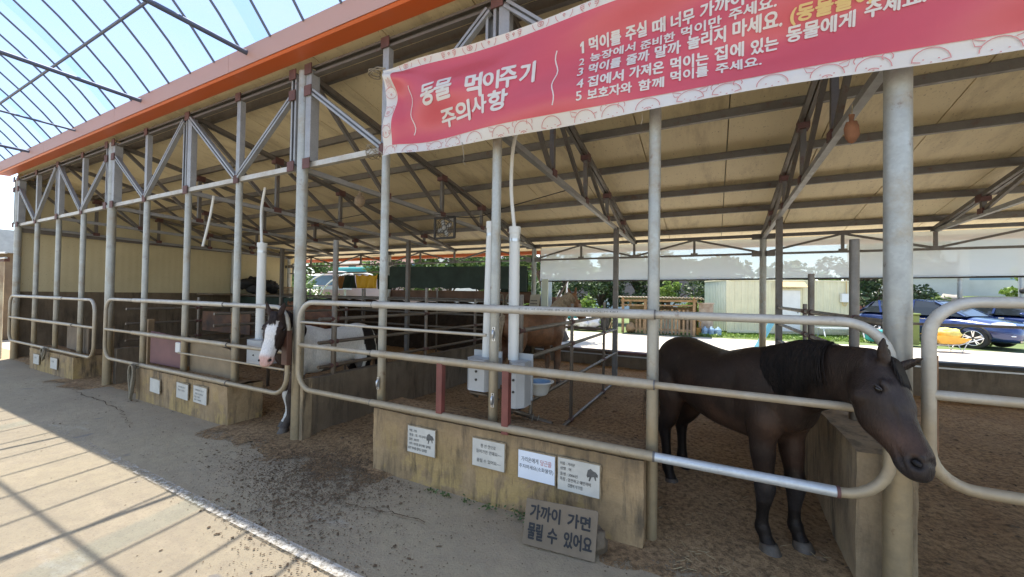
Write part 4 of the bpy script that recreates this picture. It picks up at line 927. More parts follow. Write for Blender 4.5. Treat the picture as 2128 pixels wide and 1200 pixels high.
# corroded sheet fence and wire at far left
ff = thing('corrugated_fence', 'rust-streaked yellowish corrugated sheet fence at the left edge beyond the stable', 'fence', (-14.6, 2.6, 0))
M['oldsheet'] = simple('old_painted_sheet', (.55, .47, .30), .7, 0, .5, 2.5, .1, c2=(.25, .16, .09))
mb = MB(); v = []; n = 120
for i in range(n+1):
    x = -13.95-.06*i
    v += [(x, 2.62+.025*math.sin(i*1.2), 0), (x, 2.62+.025*math.sin(i*1.2), 2.15)]
mb.add(v, [(2*i, 2*i+2, 2*i+3, 2*i+1) for i in range(n)], True); mb.build('sheet', M['oldsheet'], ff)
mb = MB(); mb.beam((-13.95, 2.66, 2.20), (-21.2, 2.66, 2.20), .08, .10); mb.build('top_rail', M['gusset'], ff)
mb = MB(); mb.tube([(-13.7, 2.6, 2.33), (-17, 2.5, 2.42), (-21, 2.3, 2.37)], .02, 8); mb.tube([(-13.7, 2.6, 2.22), (-21, 2.3, 2.12)], .02, 8); tag(mb.build('white_line_pipe', M['pvc']), 'two thin white pipes running above the left fence', 'pipe')

for lab, pts in (('thin black cable sagging under the roof between two trusses on the left', [(-9.5, 4.6, 2.98), (-8.2, 4.7, 2.80), (-6.9, 4.8, 2.84), (-5.4, 4.9, 2.96)]), ('thin black cable running along the back lattice', [(-12.8, 8.4, 2.75), (-10.5, 8.3, 2.62), (-8.6, 8.4, 2.68), (-6.0, 8.5, 2.78)]),
                 ('thin cable hanging from the truss beside the cage fan', [(-3.9, 4.9, 2.84), (-3.2, 4.95, 2.74), (-2.6, 4.8, 2.80), (-1.6, 4.6, 2.90)])):
    o = hose(lab, pts, .006); o.name = 'cable'; o.data.materials[0] = M['black']; o['category'] = 'cable'
# ------------------------------------------------------------------ horses
def coatmat(name, rough=.42, spec=.5, dark=.5):
    t = NT(name); at = t.n.new('ShaderNodeAttribute'); at.attribute_name = 'coat'
    c = t.mix(t.ramp(t.noise(7, 6, .65), [(.35, dark), (.62, 0)]), at.outputs['Color'], (.01, .008, .007), 'MIX')
    c = t.mix(t.ramp(t.noise(24, 7, .75), [(.56, 0), (.72, .28*dark*2)]), c, (.13, .09, .06))
    c = t.mix(t.ramp(t.noise(120, 3, .7, stretch=(1, 1, .25)), [(.35, .25), (.65, 0)]), c, (.012, .01, .009))
    t.col(c); t.set(Roughness=rough); t.b.inputs['Specular IOR Level'].default_value = spec
    t.b.inputs['Sheen Weight'].default_value = .0; t.b.inputs['Specular Tint'].default_value = (1, .82, .70, 1); t.b.inputs['Sheen Roughness'].default_value = .4
    t.bump(t.math('ADD', t.noise(170, 2, .5, stretch=(1, 1, .2)), t.math('MULTIPLY', t.noise(11, 7, .7), 1.6)), .38, .008); return t.m
def hairmat(name, a, b):
    t = NT(name); t.col(t.ramp(t.noise(60, 3, .6, stretch=(1, 1, .15)), [(.3, a), (.7, b)])); t.set(Roughness=.6); t.b.inputs['Specular IOR Level'].default_value = .18; t.bump(t.noise(260, 2, stretch=(1, 1, .1)), .3, .004); return t.m
M['eyem'] = (lambda t: (t.col((.012, .008, .006)), t.set(Roughness=.06), t.m)[2])(NT('horse_eye'))
M['lid'] = simple('eyelid_skin', (.035, .026, .023), .5, 0, .3, 30, .1)
M['nost'] = simple('nostril_dark', (.008, .006, .006), .8, 0, .1, 5, 0)
M['lip'] = simple('pink_lip', (.42, .20, .18), .45, 0, .2, 20, 0)
M['hoofd'] = simple('hoof_grey', (.10, .075, .055), .6, 0, .5, 24, .3, c2=(.05, .04, .03))
M['innerear'] = simple('inner_ear', (.10, .055, .03), .9, 0, .5, 30, .3)

def loft(path, ra, rb, side, n=24, pw=2.0):
    """closed tube of super-ellipse sections; ra in the plane, rb along side"""
    V3 = [Vector(p) for p in path]; k = len(V3); mb = MB(); v = []
    # resample smoothly
    pts, A, B, S = [], [], [], []
    sd = [Vector(s) for s in side] if isinstance(side[0], (tuple, list, Vector)) else [Vector(side)]*k
    def cr(a, b, c, d, t): return .5*((2*b)+(c-a)*t+(2*a-5*b+4*c-d)*t*t+(3*b-a-3*c+d)*t*t*t)
    for i in range(k-1):
        i0, i3 = max(i-1, 0), min(i+2, k-1)
        for s in range(4):
            t = s/4; pts.append(cr(V3[i0], V3[i], V3[i+1], V3[i3], t)); A.append(max(.004, cr(ra[i0], ra[i], ra[i+1], ra[i3], t)))
            B.append(max(.004, cr(rb[i0], rb[i], rb[i+1], rb[i3], t))); S.append(sd[i].lerp(sd[i+1], t))
    pts.append(V3[-1]); A.append(ra[-1]); B.append(rb[-1]); S.append(sd[-1]); k = len(pts)
    for i, p in enumerate(pts):
        d = (pts[min(i+1, k-1)]-pts[max(i-1, 0)]).normalized(); s = (S[i]-d*d.dot(S[i])).normalized(); u = s.cross(d).normalized()
        for j in range(n):
            a = 2*math.pi*j/n; ca, sa = math.cos(a), math.sin(a)
            ca = math.copysign(abs(ca)**(2/pw), ca); sa = math.copysign(abs(sa)**(2/pw), sa)
            v.append(p+u*A[i]*ca+s*B[i]*sa)
    f = [(i*n+j, i*n+(j+1) % n, (i+1)*n+(j+1) % n, (i+1)*n+j) for i in range(k-1) for j in range(n)]
    f += [tuple(range(n))[::-1], tuple(range((k-1)*n, k*n))]
    mb.add(v, f, True); return mb

def horse(name, label, origin, heading, H, poll, muzzle, N, neck_mid, coat, hairm, hoofm, coatm, voxel=.011, mane_side=-1, mane_len=.17, fore=((.34, .34), (.34, .34)), hind=(0, 0),
          headL=None, eye_shut=.55, tail_len=.62, forelock=True, lids=True, mane_n=420, mane_w=.006, tail_n=160, group=None, fat=1.0, ears=((.34, .88, .35), (.34, .88, .35)), ear_l=.29, legk=1.12, mane_end=.93):
    root = thing(name, label, 'horse', (origin[0], origin[1], 0), R(heading), group)
    ch, sh = math.cos(R(heading)), math.sin(R(heading))
    def loc(p): dx, dy = p[0]-origin[0], p[1]-origin[1]; return Vector(((dx*ch+dy*sh), (-dx*sh+dy*ch), p[2]))/H
    def lv(p): return Vector((p[0]*ch+p[1]*sh, -p[0]*sh+p[1]*ch, p[2])).normalized()
    P, Z, N = loc(poll), loc(muzzle), lv(N); ax = (Z-P); L = ax.length; ax.normalize(); N = (N-ax*N.dot(ax)).normalized(); SD = ax.cross(N).normalized()
    parts = []
    # trunk
    T = [(-.535, .77, .07, .06), (-.49, .77, .13, .105), (-.42, .775, .185, .145), (-.33, .775, .207, .160), (-.22, .765, .197, .160), (-.10, .738, .205, .172), (.03, .722, .215, .176), (.15, .733, .232, .160), (.25, .745, .243, .142), (.34, .745, .225, .130), (.42, .725, .175, .115), (.475, .70, .11, .085), (.50, .69, .06, .05)]
    parts.append(loft([(x, 0, z) for x, z, a, b in T], [a for *_, a, b in T], [b*fat for *_, b in T], (0, 1, 0), 32, 2.25))
    # neck
    nb = [Vector((.24, 0, .80)), Vector((.36, 0, .83))]; pe = P+ax*L*.13-N*L*.17
    nm = [loc(q) for q in neck_mid] if neck_mid else [nb[1].lerp(pe, .36)+Vector((0, 0, .02)), nb[1].lerp(pe, .70)+Vector((0, 0, .012))]
    pth = nb+nm+[pe]; k = len(pth)
    parts.append(loft(pth, [.17, .175]+[.155-.03*i/max(1, len(nm)-1) for i in range(len(nm))]+[.105], [.075, .088]+[.074-.012*i for i in range(len(nm))]+[.058], (0, 1, 0) if abs(SD.y) > .3 else [(0, 1, 0)]*(k-1)+[SD], 26))
    crest = [p+(Vector((0, 0, 1)) if i < k-1 else N*.4-ax*.6).normalized()*([.17, .175]+[.155-.03*j/max(1, len(nm)-1) for j in range(len(nm))]+[.10])[i]*.97 for i, p in enumerate(pth)]
    # head
    Hs = [(-.02, .10, .085), (.06, .155, .135), (.17, .205, .172), (.29, .222, .202), (.40, .220, .190), (.51, .216, .166), (.62, .182, .146), (.73, .154, .132), (.83, .138, .128), (.91, .136, .132), (.965, .112, .116), (1.0, .06, .07)]
    sagl = {.29: .006, .51: .012, .62: .016, .73: .01}
    hp = [P+ax*L*t-N*L*(a+sagl.get(t, 0)) for t, a, b in Hs]
    parts.append(loft(hp, [a*L for t, a, b in Hs], [b*L for t, a, b in Hs], SD, 28, 2.2))
    # lower jaw / lip
    parts.append(loft([P+ax*L*.74-N*L*.20, P+ax*L*.86-N*L*.225, P+ax*L*.935-N*L*.225, P+ax*L*.965-N*L*.215], [.05*L, .055*L, .048*L, .02*L], [.07*L, .075*L, .065*L, .03*L], SD, 16))
    # brow and eye bumps
    def hpnt(t, s, d): return P+ax*L*t+SD*L*s-N*L*d
    b = MB()
    for s in (-1, 1):
        b.ell(hpnt(.290, s*.150, .105), (L*.052,)*3, 14, 10)
        b.ell(hpnt(.90, s*.080, .085), (L*.040,)*3, 14, 10)
        b.ell(hpnt(.34, s*.12, .30), (L*.11, L*.11, L*.11), 14, 10)
    parts.append(b)
    # ears
    for s in (-1, 1):
        b0 = hpnt(.045, s*.095, .06); en = ears[0 if s < 0 else 1]; dr = (N*en[0]-ax*en[1]+SD*s*en[2]).normalized(); el = L*ear_l
        parts.append(loft([b0-dr*el*.12, b0+dr*el*.2, b0+dr*el*.5, b0+dr*el*.8+SD*s*-.004, b0+dr*el], [.030*L, .045*L, .040*L, .026*L, .006*L], [.05*L, .064*L, .058*L, .036*L, .007*L], (SD*.8+ax.cross(SD)*.5*s).normalized(), 16))
    # legs
    def leg(S, y0): parts.append(loft([(x, y0*yy, z) for x, z, a, b, yy in S], [a*(legk if z < .5 else 1) for x, z, a, b, yy in S], [b*(legk if z < .5 else 1) for x, z, a, b, yy in S], (0, 1, 0), 18))
    hoofs = []
    for i, s in enumerate((-1, 1)):
        fx = fore[i][0]; lift = fore[i][1]-.34
        d = fx-.34
        S = [(.32, .74, .11, .055, .8), (.33, .64, .098, .062, .95), (.325+d*.15, .555, .068, .052, 1), (.33+d*.3, .47, .047, .040, 1), (.338+d*.5, .385, .036, .033, 1), (.345+d*.6, .315, .039, .036, 1), (.343+d*.65, .275, .033, .031, 1), (.336+d*.8, .20, .0235, .021, 1), (.334+d*.9, .14, .024, .021, 1), (.337+d, .112, .031, .027, 1), (.352+d, .078, .0245, .023, 1), (.368+d, .048, .029, .028, 1), (.37+d, .03, .029, .028, 1)]
        leg(S, s*.088); hoofs.append((.372+d, s*.088))
        d = hind[i]
        S = [(-.36, .80, .13, .075, .7), (-.365, .70, .150, .095, .95), (-.345, .60, .115, .083, 1.05), (-.355+d*.2, .52, .075, .055, 1.05), (-.395+d*.5, .45, .052, .039, 1), (-.440+d*.7, .395, .046, .033, 1), (-.448+d*.75, .355, .040, .031, 1), (-.438+d*.85, .28, .028, .024, 1), (-.430+d*.9, .19, .0255, .023, 1), (-.424+d, .118, .032, .028, 1), (-.405+d, .08, .0255, .024, 1), (-.388+d, .048, .029, .029, 1), (-.386+d, .03, .029, .029, 1)]
        leg(S, s*.095); hoofs.append((-.384+d, s*.095))
    mb = MB()
    for q in parts:
        o = len(mb.v); mb.v += [tuple(Vector(p)*H) for p in q.v]; mb.f += [tuple(i+o for i in f) for f in q.f]; mb.sm += q.sm
    tmp = mb.build('horse_tmp', coatm)
    rm = tmp.modifiers.new('r', 'REMESH'); rm.mode = 'VOXEL'; rm.voxel_size = voxel; rm.use_smooth_shade = True
    sm = tmp.modifiers.new('s', 'SMOOTH'); sm.iterations = int(9*.011/voxel)+2; sm.factor = .6
    dg = bpy.context.evaluated_depsgraph_get(); me = bpy.data.meshes.new_from_object(tmp.evaluated_get(dg)); bpy.data.objects.remove(tmp)
    co = np.empty(len(me.vertices)*3, np.float32); me.vertices.foreach_get('co', co); co = co.reshape(-1, 3)/H
    nr = np.empty(len(me.vertices)*3, np.float32); me.vertices.foreach_get('normal', nr); nr = nr.reshape(-1, 3)
    # carve details
    hl = np.stack([(co-np.array(P)) @ np.array(v_) for v_ in (ax, SD, -N)], 1)/L       # head coordinates: along, side, depth
    def dent(c, r, amt, k=1.7):
        d2 = ((hl-np.array(c))**2/np.array(r)**2).sum(1); return np.exp(-d2)*amt*L*k
    dsp = np.zeros(len(co))
    for s in (-1, 1):
        dsp -= dent((.93, s*.115, .085), (.032, .05, .022), .075)       # nostril
        dsp += dent((.925, s*.11, .045), (.05, .05, .015), .012)
        dsp -= dent((.318, s*.19, .140), (.035, .06, .018), .022)       # eye opening
        dsp += dent((.27, s*.17, .095), (.05, .06, .016), .016)          # brow
        dsp -= dent((.20, s*.14, .06), (.05, .06, .035), .020)           # hollow above the eye
        dsp -= dent((.60, s*.13, .12), (.12, .07, .028), .010)           # cheek groove
        dsp += dent((.52, s*.14, .08), (.16, .07, .012), .008)           # facial crest
        dsp -= dent((.90, s*.11, .175), (.085, .09, .010), .018)         # mouth line
        eb = np.array(hpnt(.045, s*.095, .06)); en = ears[0 if s < 0 else 1]; dr = np.array((N*en[0]-ax*en[1]+SD*s*en[2]).normalized()); q = co-eb; al = q@dr/(L*ear_l)
        inn = (al > .08) & (al < .95) & (np.linalg.norm(q-np.outer(q@dr, dr), axis=1) < .075*L)
        fr = (nr @ np.array((N*.8+ax*.3).normalized())); dsp -= np.where(inn & (fr > .45), .022*L*np.sin(np.clip(al, 0, 1)*math.pi), 0)
    # body muscles
    def bump3(c, r, amt): return np.exp(-(((co-np.array(c))**2)/np.array(r)**2).sum(1))*amt
    for s in (-1, 1):
        dsp += bump3((.30, s*.14, .72), (.07, .05, .12), .012)+bump3((-.36, s*.14, .68), (.08, .05, .12), .010)+bump3((.36, s*.10, .62), (.05, .05, .05), .008)
        dsp -= bump3((.20, s*.17, .70), (.025, .05, .14), .008)+bump3((-.25, s*.17, .66), (.03, .06, .08), .014)+bump3((.42, s*.09, .78), (.02, .05, .09), .008)
    dsp -= bump3((.47, 0, .64), (.05, .018, .08), .010)
    co2 = co+nr*dsp[:, None]; me.vertices.foreach_set('co', (co2*H).astype(np.float32).ravel())
    C = np.ones((len(co), 4), np.float32); C[:, :3] = coat(co, hl, nr)
    at = me.color_attributes.new('coat', 'FLOAT_COLOR', 'POINT'); at.data.foreach_set('color', C.ravel())
    me.materials.clear(); me.materials.append(coatm); me.polygons.foreach_set('use_smooth', [True]*len(me.polygons))
    body = bpy.data.objects.new('body', me); COL.objects.link(body); body.parent = root
    def loc_build(mb, nm_, m, sub=None):
        mb.v = [tuple(Vector(p)*H) for p in mb.v]; me = bpy.data.meshes.new(nm_); me.from_pydata(mb.v, [], mb.f); me.polygons.foreach_set('use_smooth', mb.sm); me.materials.append(m)
        o = bpy.data.objects.new(nm_, me); COL.objects.link(o); o.parent = root; return o
    for i, (x, y) in enumerate(hoofs):
        b = MB(); n = 18; rings = [(0, .054, .050, .012), (.012, .052, .048, .010), (.048, .040, .038, .0), (.056, .036, .034, -.001)]; v = []
        for z, a, bb, dx in rings: v += [(x+dx+a*math.cos(2*math.pi*j/n), y+bb*math.sin(2*math.pi*j/n), z+(0 if z < .02 else -.006*-math.cos(2*math.pi*j/n))) for j in range(n)]
        b.add(v, [(i_*n+j, i_*n+(j+1) % n, (i_+1)*n+(j+1) % n, (i_+1)*n+j) for i_ in range(3) for j in range(n)]+[tuple(range(n))[::-1], tuple(range(3*n, 4*n))], True); loc_build(b, 'hoof', hoofm)
    e1 = (ax*.8+N*.6).normalized(); e2 = (N*.8-ax*.6).normalized(); rot = Matrix((e1, SD, e2)).transposed()
    for s in (-1, 1):
        b = MB(); b.ell(hpnt(.318, s*.196, .140), (L*.036, L*.018, L*.021), 16, 10, rot=rot); loc_build(b, 'eye', M['eyem'])
        b = MB()
        ec = hpnt(.318, s*.196, .140)
        for k_ in (0,):
            b.tube([ec+e1*L*.044*math.cos(a)+e2*L*((.026-.016*eye_shut) if k_ == 0 else -.020)*math.sin(a)+SD*s*L*(.011+.008*math.sin(a)) for a in np.linspace(0, math.pi, 9)], [L*r for r in (.001, .004, .007, .009, .010, .009, .007, .004, .001)], 8)
        if lids: loc_build(b, 'eyelid', M['lid'])
        b = MB(); b.ell(hpnt(.932, s*.098, .086), (L*.034, L*.022, L*.020), 12, 8, rot=rot); loc_build(b, 'nostril', M['nost'])
    # mane, forelock, tail
    def strand(b, P0, d0, ln, w, fall, wob):
        pts = [P0]; d = d0.normalized(); nseg = 6
        for i in range(nseg): 
            pts.append(pts[-1]+d*ln/nseg); d = (d+fall*.38+Vector(rng.normal(size=3))*wob).normalized()
        b.tube(pts, [w*(.7, 1, 1, .9, .75, .5, .15)[i] for i in range(nseg+1)], 4, cap=False)
    def cat(cs, t):
        n_ = len(cs)-1; f = t*n_; i = min(int(f), n_-1); t_ = f-i; a, b_, c_, d_ = cs[max(i-1, 0)], cs[i], cs[i+1], cs[min(i+2, n_)]
        return .5*((2*b_)+(c_-a)*t_+(2*a-5*b_+4*c_-d_)*t_*t_+(3*b_-a-3*c_+d_)*t_**3)
    cs = crest[1:]+[hpnt(.02, 0, .0)]
    b = MB()
    NA = [.17, .175]+[.155-.03*i/max(1, len(nm)-1) for i in range(len(nm))]+[.105]; NB = [.075, .088]+[.074-.012*i for i in range(len(nm))]+[.058]
    for i in range(mane_n):
        t0 = rng.uniform(.02, mane_end); drift = rng.normal()*.03-.035; ln = rng.uniform(.5, 1.0)**.6*1.2*mane_len/.2*(1+.12*math.sin(t0*37)); off = rng.uniform(.0, .016); P_ = []; kink = rng.normal()*.03
        for k in range(8):
            t = min(.999, max(0, t0+drift*k/7+kink*math.sin(k*.9+i)*.15)); f = t*(len(pth)-1); q = min(int(f), len(pth)-2); g = f-q
            c = cat(pth, t); A = NA[q]*(1-g)+NA[q+1]*g; B = NB[q]*(1-g)+NB[q+1]*g; tg = (cat(pth, min(1, t+.04))-cat(pth, max(0, t-.04))).normalized()
            s_ = Vector((0, mane_side, 0)); s_ = (s_-tg*tg.dot(s_)).normalized(); u = s_.cross(tg); u = u if u.z > 0 else -u
            th = -.10+rng.normal()*.02+(k/7)*1.45*ln; rr = 1.0+.012*k/7; P_.append(c+u*(A*rr+off*.6)*math.cos(th)+s_*(B*rr+off+.004+.012*(k/7))*math.sin(th))
        b.tube(P_, [mane_w*(.5, 1, 1, 1, .9, .7, .5, .15)[k] for k in range(8)], 4, cap=False)
    loc_build(b, 'mane', hairm)
    if forelock:
        b = MB()
        for i in range(mane_n//4):
            s0 = rng.normal()*.020; s1 = s0*1.6+rng.normal()*.018; te = rng.uniform(.12, .30)
            b.tube([hpnt(-.01+te*k/6, s0+(s1-s0)*k/6, +.016-.012*math.sin(k/6*2.6)+1.1*(s0+(s1-s0)*k/6)**2) for k in range(7)], [mane_w*w_ for w_ in (.6, 1, 1, .9, .7, .5, .15)], 4, cap=False)
        loc_build(b, 'forelock', hairm)
    b = MB()
    for i in range(tail_n):
        strand(b, Vector((-.505+rng.normal()*.008, rng.normal()*.014, .89+rng.normal()*.012)), Vector((-.35, rng.normal()*.12, -.5-.3*rng.uniform())), tail_len*rng.uniform(.7, 1.08), mane_w*rng.uniform(.7, 1.2), Vector((-.0, 0, -1)), .035)
    loc_build(b, 'tail', hairm)
    return root, hpnt, loc_build, co, L
def sst(x, a, b): t = np.clip((x-a)/(b-a), 0, 1); return t*t*(3-2*t)
def nz(co, s, seed=0): return np.array([mnoise.noise(Vector((p[0]*s+seed, p[1]*s, p[2]*s))) for p in co])
def mixc(a, b, f): return a*(1-f[:, None])+np.array(b)*f[:, None]
# black horse
def coat_black(co, hl, nr):
    c = np.tile(np.array([.027, .0175, .0135]), (len(co), 1)); n = nz(co, 5)
    c = mixc(c, (.075, .040, .026), sst(n+.9*(1-abs(co[:, 2]-.60)*3.2), .45, 1.1)*(co[:, 2] > .3)*.75)
    c = mixc(c, (.105, .058, .040), np.exp(-((hl[:, 0]-.76)**2/.02+(hl[:, 2]-.13)**2/.02))*.8)
    c = mixc(c, (.060, .050, .048), np.exp(-((hl[:, 0]-.40)**2/.06+(hl[:, 2]-.05)**2/.012))*.8)  # lighter brown face, with its highlights put into the coat colour
    c = mixc(c, (.009, .008, .008), sst(-co[:, 2], -.46, -.32)); c = mixc(c, (.03, .027, .028), ((hl[:, 0] > .88) & (hl[:, 0] < 1.1))*.8*np.ones(len(co)))
    return c
HB = hairmat('black_hair', (.006, .005, .005), (.022, .015, .011))
bh, hp, lb_, _, L_ = horse('black_horse', 'dark brown-black horse with drooping eyes stretching its head out between the gate rails', (.085, 3.375), -46.7, 1.29, (.785, 2.51, 1.325), (.832, 2.235, .895), (.64, -.36, .50), None,
      coat_black, HB, M['hoofd'], coatmat('black_coat', .45, .24), voxel=.0095, mane_side=-1, mane_len=.24, fore=((.33, .34), (.36, .34)), hind=(.05, -.04), mane_n=4200, mane_w=.0018, mane_end=.70, eye_shut=.55, tail_len=.6, ears=((.9, .5, .75), (.40, .80, .55)), ear_l=.25, legk=1.28)
# brand number and pink lip
v, f = text_mesh('26', 0, 1, 0, 1, bold=.0)
b = MB(); b.add([(-.475+px*.038, -.128-.012*(px), .862+pz*.030) for px, pz in v], f)
lb_(b, 'brand_number', M['plate'])
b = MB(); b.tube([hp(.86, -.082, .212), hp(.90, -.080, .216), hp(.94, -.06, .222)], [L_*.004, L_*.010, L_*.005], 8); lb_(b, 'lip', M['lip'])
# brown and white pony
def coat_pinto(co, hl, nr):
    W = np.array([.76, .72, .65]); c = np.tile(W, (len(co), 1)); B = (.035, .022, .018)
    n = nz(co, 4, 3)*.05
    head = (hl[:, 0] > -.25) & (hl[:, 0] < 1.15) & (hl[:, 2] < .6) & (np.abs(hl[:, 1]) < .4) & (co[:, 0] > .42)
    c = mixc(c, B, head*1.0)
    blaze = head & (np.abs(hl[:, 1]+.01) < (.085+.06*sst(hl[:, 0], .5, .85)+n*.5)) & (hl[:, 0] > .17) & (hl[:, 2] < .16)
    c = mixc(c, (.80, .76, .71), blaze*1.0)
    muz = head & (hl[:, 0] > .78); c = mixc(c, (.66, .40, .34), muz*sst(hl[:, 0], .80, .92)*.95)
    band = (np.abs(co[:, 0]+.39+n) < .085) & (co[:, 2] > .35+n*2) & (co[:, 2] < .93+n); c = mixc(c, (.012, .010, .010), band*1.0)
    ch = (co[:, 0] > .36+n) & (co[:, 2] < .80) & (co[:, 2] > .36+n) & ~head; c = mixc(c, (.05, .03, .022), ch*1.0)
    nk = (co[:, 0] > .40) & (co[:, 2] < .93+n) & ~head; c = mixc(c, (.04, .026, .02), nk*.95)
    leg = (co[:, 2] < .52) & (co[:, 2] > .40+n) & (co[:, 0] > .2); c = mixc(c, (.06, .035, .025), leg*.9)
    bel = (co[:, 2] < .56+n) & (np.abs(co[:, 0]+.1) < .2) & (co[:, 2] > .45); c = mixc(c, (.03, .02, .018), bel*.8)
    return c
horse('pinto_pony', 'brown and white pony with a white blaze hanging its head over the gate', (-4.30, 3.36), -99, 1.21, (-4.03, 2.50, 1.385), (-3.955, 2.34, .885), (.45, -.80, .35), None,
      coat_pinto, hairmat('dark_brown_hair', (.012, .009, .008), (.05, .035, .03)), M['hoofd'], coatmat('pinto_coat', .6, .2, .08), voxel=.0115, mane_side=1, mane_len=.14, fore=((.34, .34), (.42, .34)), mane_n=420, mane_w=.005, tail_n=120, legk=1.35)
def coat_palo(co, hl, nr):
    c = np.tile(np.array([.27, .125, .06]), (len(co), 1)); n = nz(co, 3, 9); c = mixc(c, (.19, .085, .042), sst(n, -.1, .5)); c = mixc(c, (.34, .26, .18), sst(-co[:, 2], -.45, -.15)*.6); return c
horse('palomino_horse', 'chestnut horse with a pale flaxen mane and tail standing with its rump to the camera', (-2.72, 6.18), 69, 1.40, (-2.33, 7.10, 1.66), (-2.18, 7.38, 1.18), (.35, .9, .15), None,
      coat_palo, hairmat('flaxen_hair', (.26, .19, .12), (.46, .37, .26)), M['hoofd'], coatmat('chestnut_coat', .5, .4), voxel=.015, mane_side=-1, mane_len=.20, mane_n=420, mane_w=.006, tail_n=260, tail_len=.72)
def coat_ch(co, hl, nr): return np.tile(np.array([.22, .085, .04]), (len(co), 1))
horse('chestnut_horse', 'dark chestnut horse in the shade behind the pony', (-8.35, 6.2), 182, 1.36, (-9.35, 6.2, 1.30), (-9.75, 6.2, .95), (-.6, 0, .8), None,
      coat_ch, hairmat('brown_hair', (.04, .02, .012), (.1, .05, .03)), M['hoofd'], coatmat('dark_chestnut_coat', .5, .4), voxel=.02, mane_n=160, mane_w=.009, tail_n=80, lids=False)
# ------------------------------------------------------------------ beyond the stable
def local(root, mb, name, m, bev=0, parent=None):
    """mesh given in the thing's own coordinates"""
    me = bpy.data.meshes.new(name); me.from_pydata([tuple(p) for p in mb.v], [], mb.f); me.polygons.foreach_set('use_smooth', mb.sm); me.materials.append(m)
    o = bpy.data.objects.new(name, me); COL.objects.link(o); o.parent = parent or root
    if bev: b = o.modifiers.new('bevel', 'BEVEL'); b.width = bev; b.segments = 2; b.limit_method = 'ANGLE'
    return o
M['creamsteel'] = simple('cream_container_paint', (.66, .62, .42), .55, 0, .15, 2, .05)
M['palegreen'] = simple('pale_green_paint', (.60, .64, .52), .5, 0, .12, 2, .05)
M['glass'] = (lambda t: (t.col((.02, .025, .03)), t.set(Roughness=.06), t.m)[2])(NT('dark_glass'))
ang = math.atan2(2.28, 5.52)
ct = thing('container_cabin', 'cream shipping-container cabin with a white door on low blocks', 'cabin', (.56, 19.56, 0), ang)
mb = MB(); v = []; LN, W, H0, H1 = 5.10, 2.44, .16, 2.42
def corr(L_, step=.14, d=.03):
    P = []; x = .08
    while x < L_-.08: P += [(x, 0), (x+step*.25, 0), (x+step*.4, d), (x+step*.75, d), (x+step*.9, 0)]; x += step
    return [(0, 0)]+[p for p in P if p[0] < L_]+[(L_, 0)]
P = corr(LN, .28, .022); n = len(P); mb.add([(x, y, H0) for x, y in P]+[(x, y, H1-.05) for x, y in P], [(i, i+1, n+i+1, n+i) for i in range(n-1)])
mb.add([(LN, 0, H0), (LN, W, H0), (LN, W, H1), (LN, 0, H1), (0, W, H0), (0, W, H1)], [(0, 1, 2, 3), (1, 4, 5, 2)]); local(ct, mb, 'front_wall', M['creamsteel'])
mb = MB(); P = corr(W, .17, .04); n = len(P); mb.add([(y, x, H0) for x, y in P]+[(y, x, H1-.05) for x, y in P], [(i, i+1, n+i+1, n+i) for i in range(n-1)]); local(ct, mb, 'end_wall', M['palegreen'])
mb = MB(); mb.box((-.02, -.02, H1-.06), (LN+.02, W+.02, H1)); mb.box((-.02, -.03, H0-.06), (LN+.02, 0.0, H0+.06))
for x in (0, LN): mb.box((x-.04, -.035, H0), (x+.04, .03, H1-.06))
local(ct, mb, 'edge_frame', M['creamsteel'], .01)
mb = MB(); mb.box((2.1, -.05, H0), (3.05, -.01, 2.05)); d = local(ct, mb, 'door_frame', M['creamsteel'], .008)
mb = MB(); mb.box((2.18, -.075, H0+.05), (2.97, -.052, 1.97)); dd = local(ct, mb, 'door', M['whitepaint'], .005)
mb = MB(); mb.tube([(2.86, -.10, 1.0), (2.86, -.10, 1.14)], .015, 8); local(ct, mb, 'handle', M['darksteel'])
M['canopy'] = simple('tan_canopy', (.60, .44, .20), .6, 0, .2, 3, .1)
mb = MB(); mb.add([(2.0, -.02, 2.36), (3.15, -.02, 2.36), (3.15, -.30, 2.12), (2.0, -.30, 2.12), (2.0, -.02, 2.34), (3.15, -.02, 2.34), (3.15, -.30, 2.10), (2.0, -.30, 2.10)], [(0, 3, 2, 1), (4, 5, 6, 7), (3, 7, 6, 2), (0, 4, 7, 3), (1, 2, 6, 5)]); local(ct, mb, 'door_canopy', M['canopy'])
mb = MB(); mb.box((4.6, -.14, 1.50), (4.95, -.01, 1.86)); me_ = local(ct, mb, 'meter_box', M['whitepaint'], .012)
mb = MB(); mb.tube([(4.84, -.05, 1.86), (4.84, -.05, 2.4)], .02, 8); mb.tube([(4.67, -.07, 1.50), (4.70, -.07, 1.36), (4.80, -.07, 1.34), (4.88, -.07, 1.50)], .018, 8); local(ct, mb, 'cable_pipe', M['canopy'])
for x in (.3, 1.8, 3.3, 4.8): mb = MB(); mb.box((x-.2, .1, 0), (x+.2, .5, H0-.06)); local(ct, mb, 'block', M['conc'])
mb = MB(); mb.beam((3.3, -.8, .42), (6.6, -.8, .42), .05, .04); mb.beam((3.3, -.5, .44), (6.6, -.5, .44), .30, .03)
for x in (3.5, 5.0, 6.4): mb.beam((x, -.8, .02), (x+.05, -.6, .44), .04, .04); mb.beam((x, -.35, .02), (x-.05, -.5, .44), .04, .04)
local(ct, mb, 'bench_tmp', M['whitepaint']); o = bpy.data.objects['bench_tmp']; o.name = 'long_bench'; o.parent = None; o.matrix_basis = ct.matrix_basis.copy(); tag(o, 'long low pale bench in front of the container cabin', 'bench')
mb = MB()
for k in range(2):
    mb.add([(1.12+.05*k, 13.5+.02*k, 0), (1.0+.03*k, 13.55, 0.0), (1.50+.03*k, 13.9, .95), (1.60+.05*k, 13.9, .92)], [(0, 1, 2, 3)])
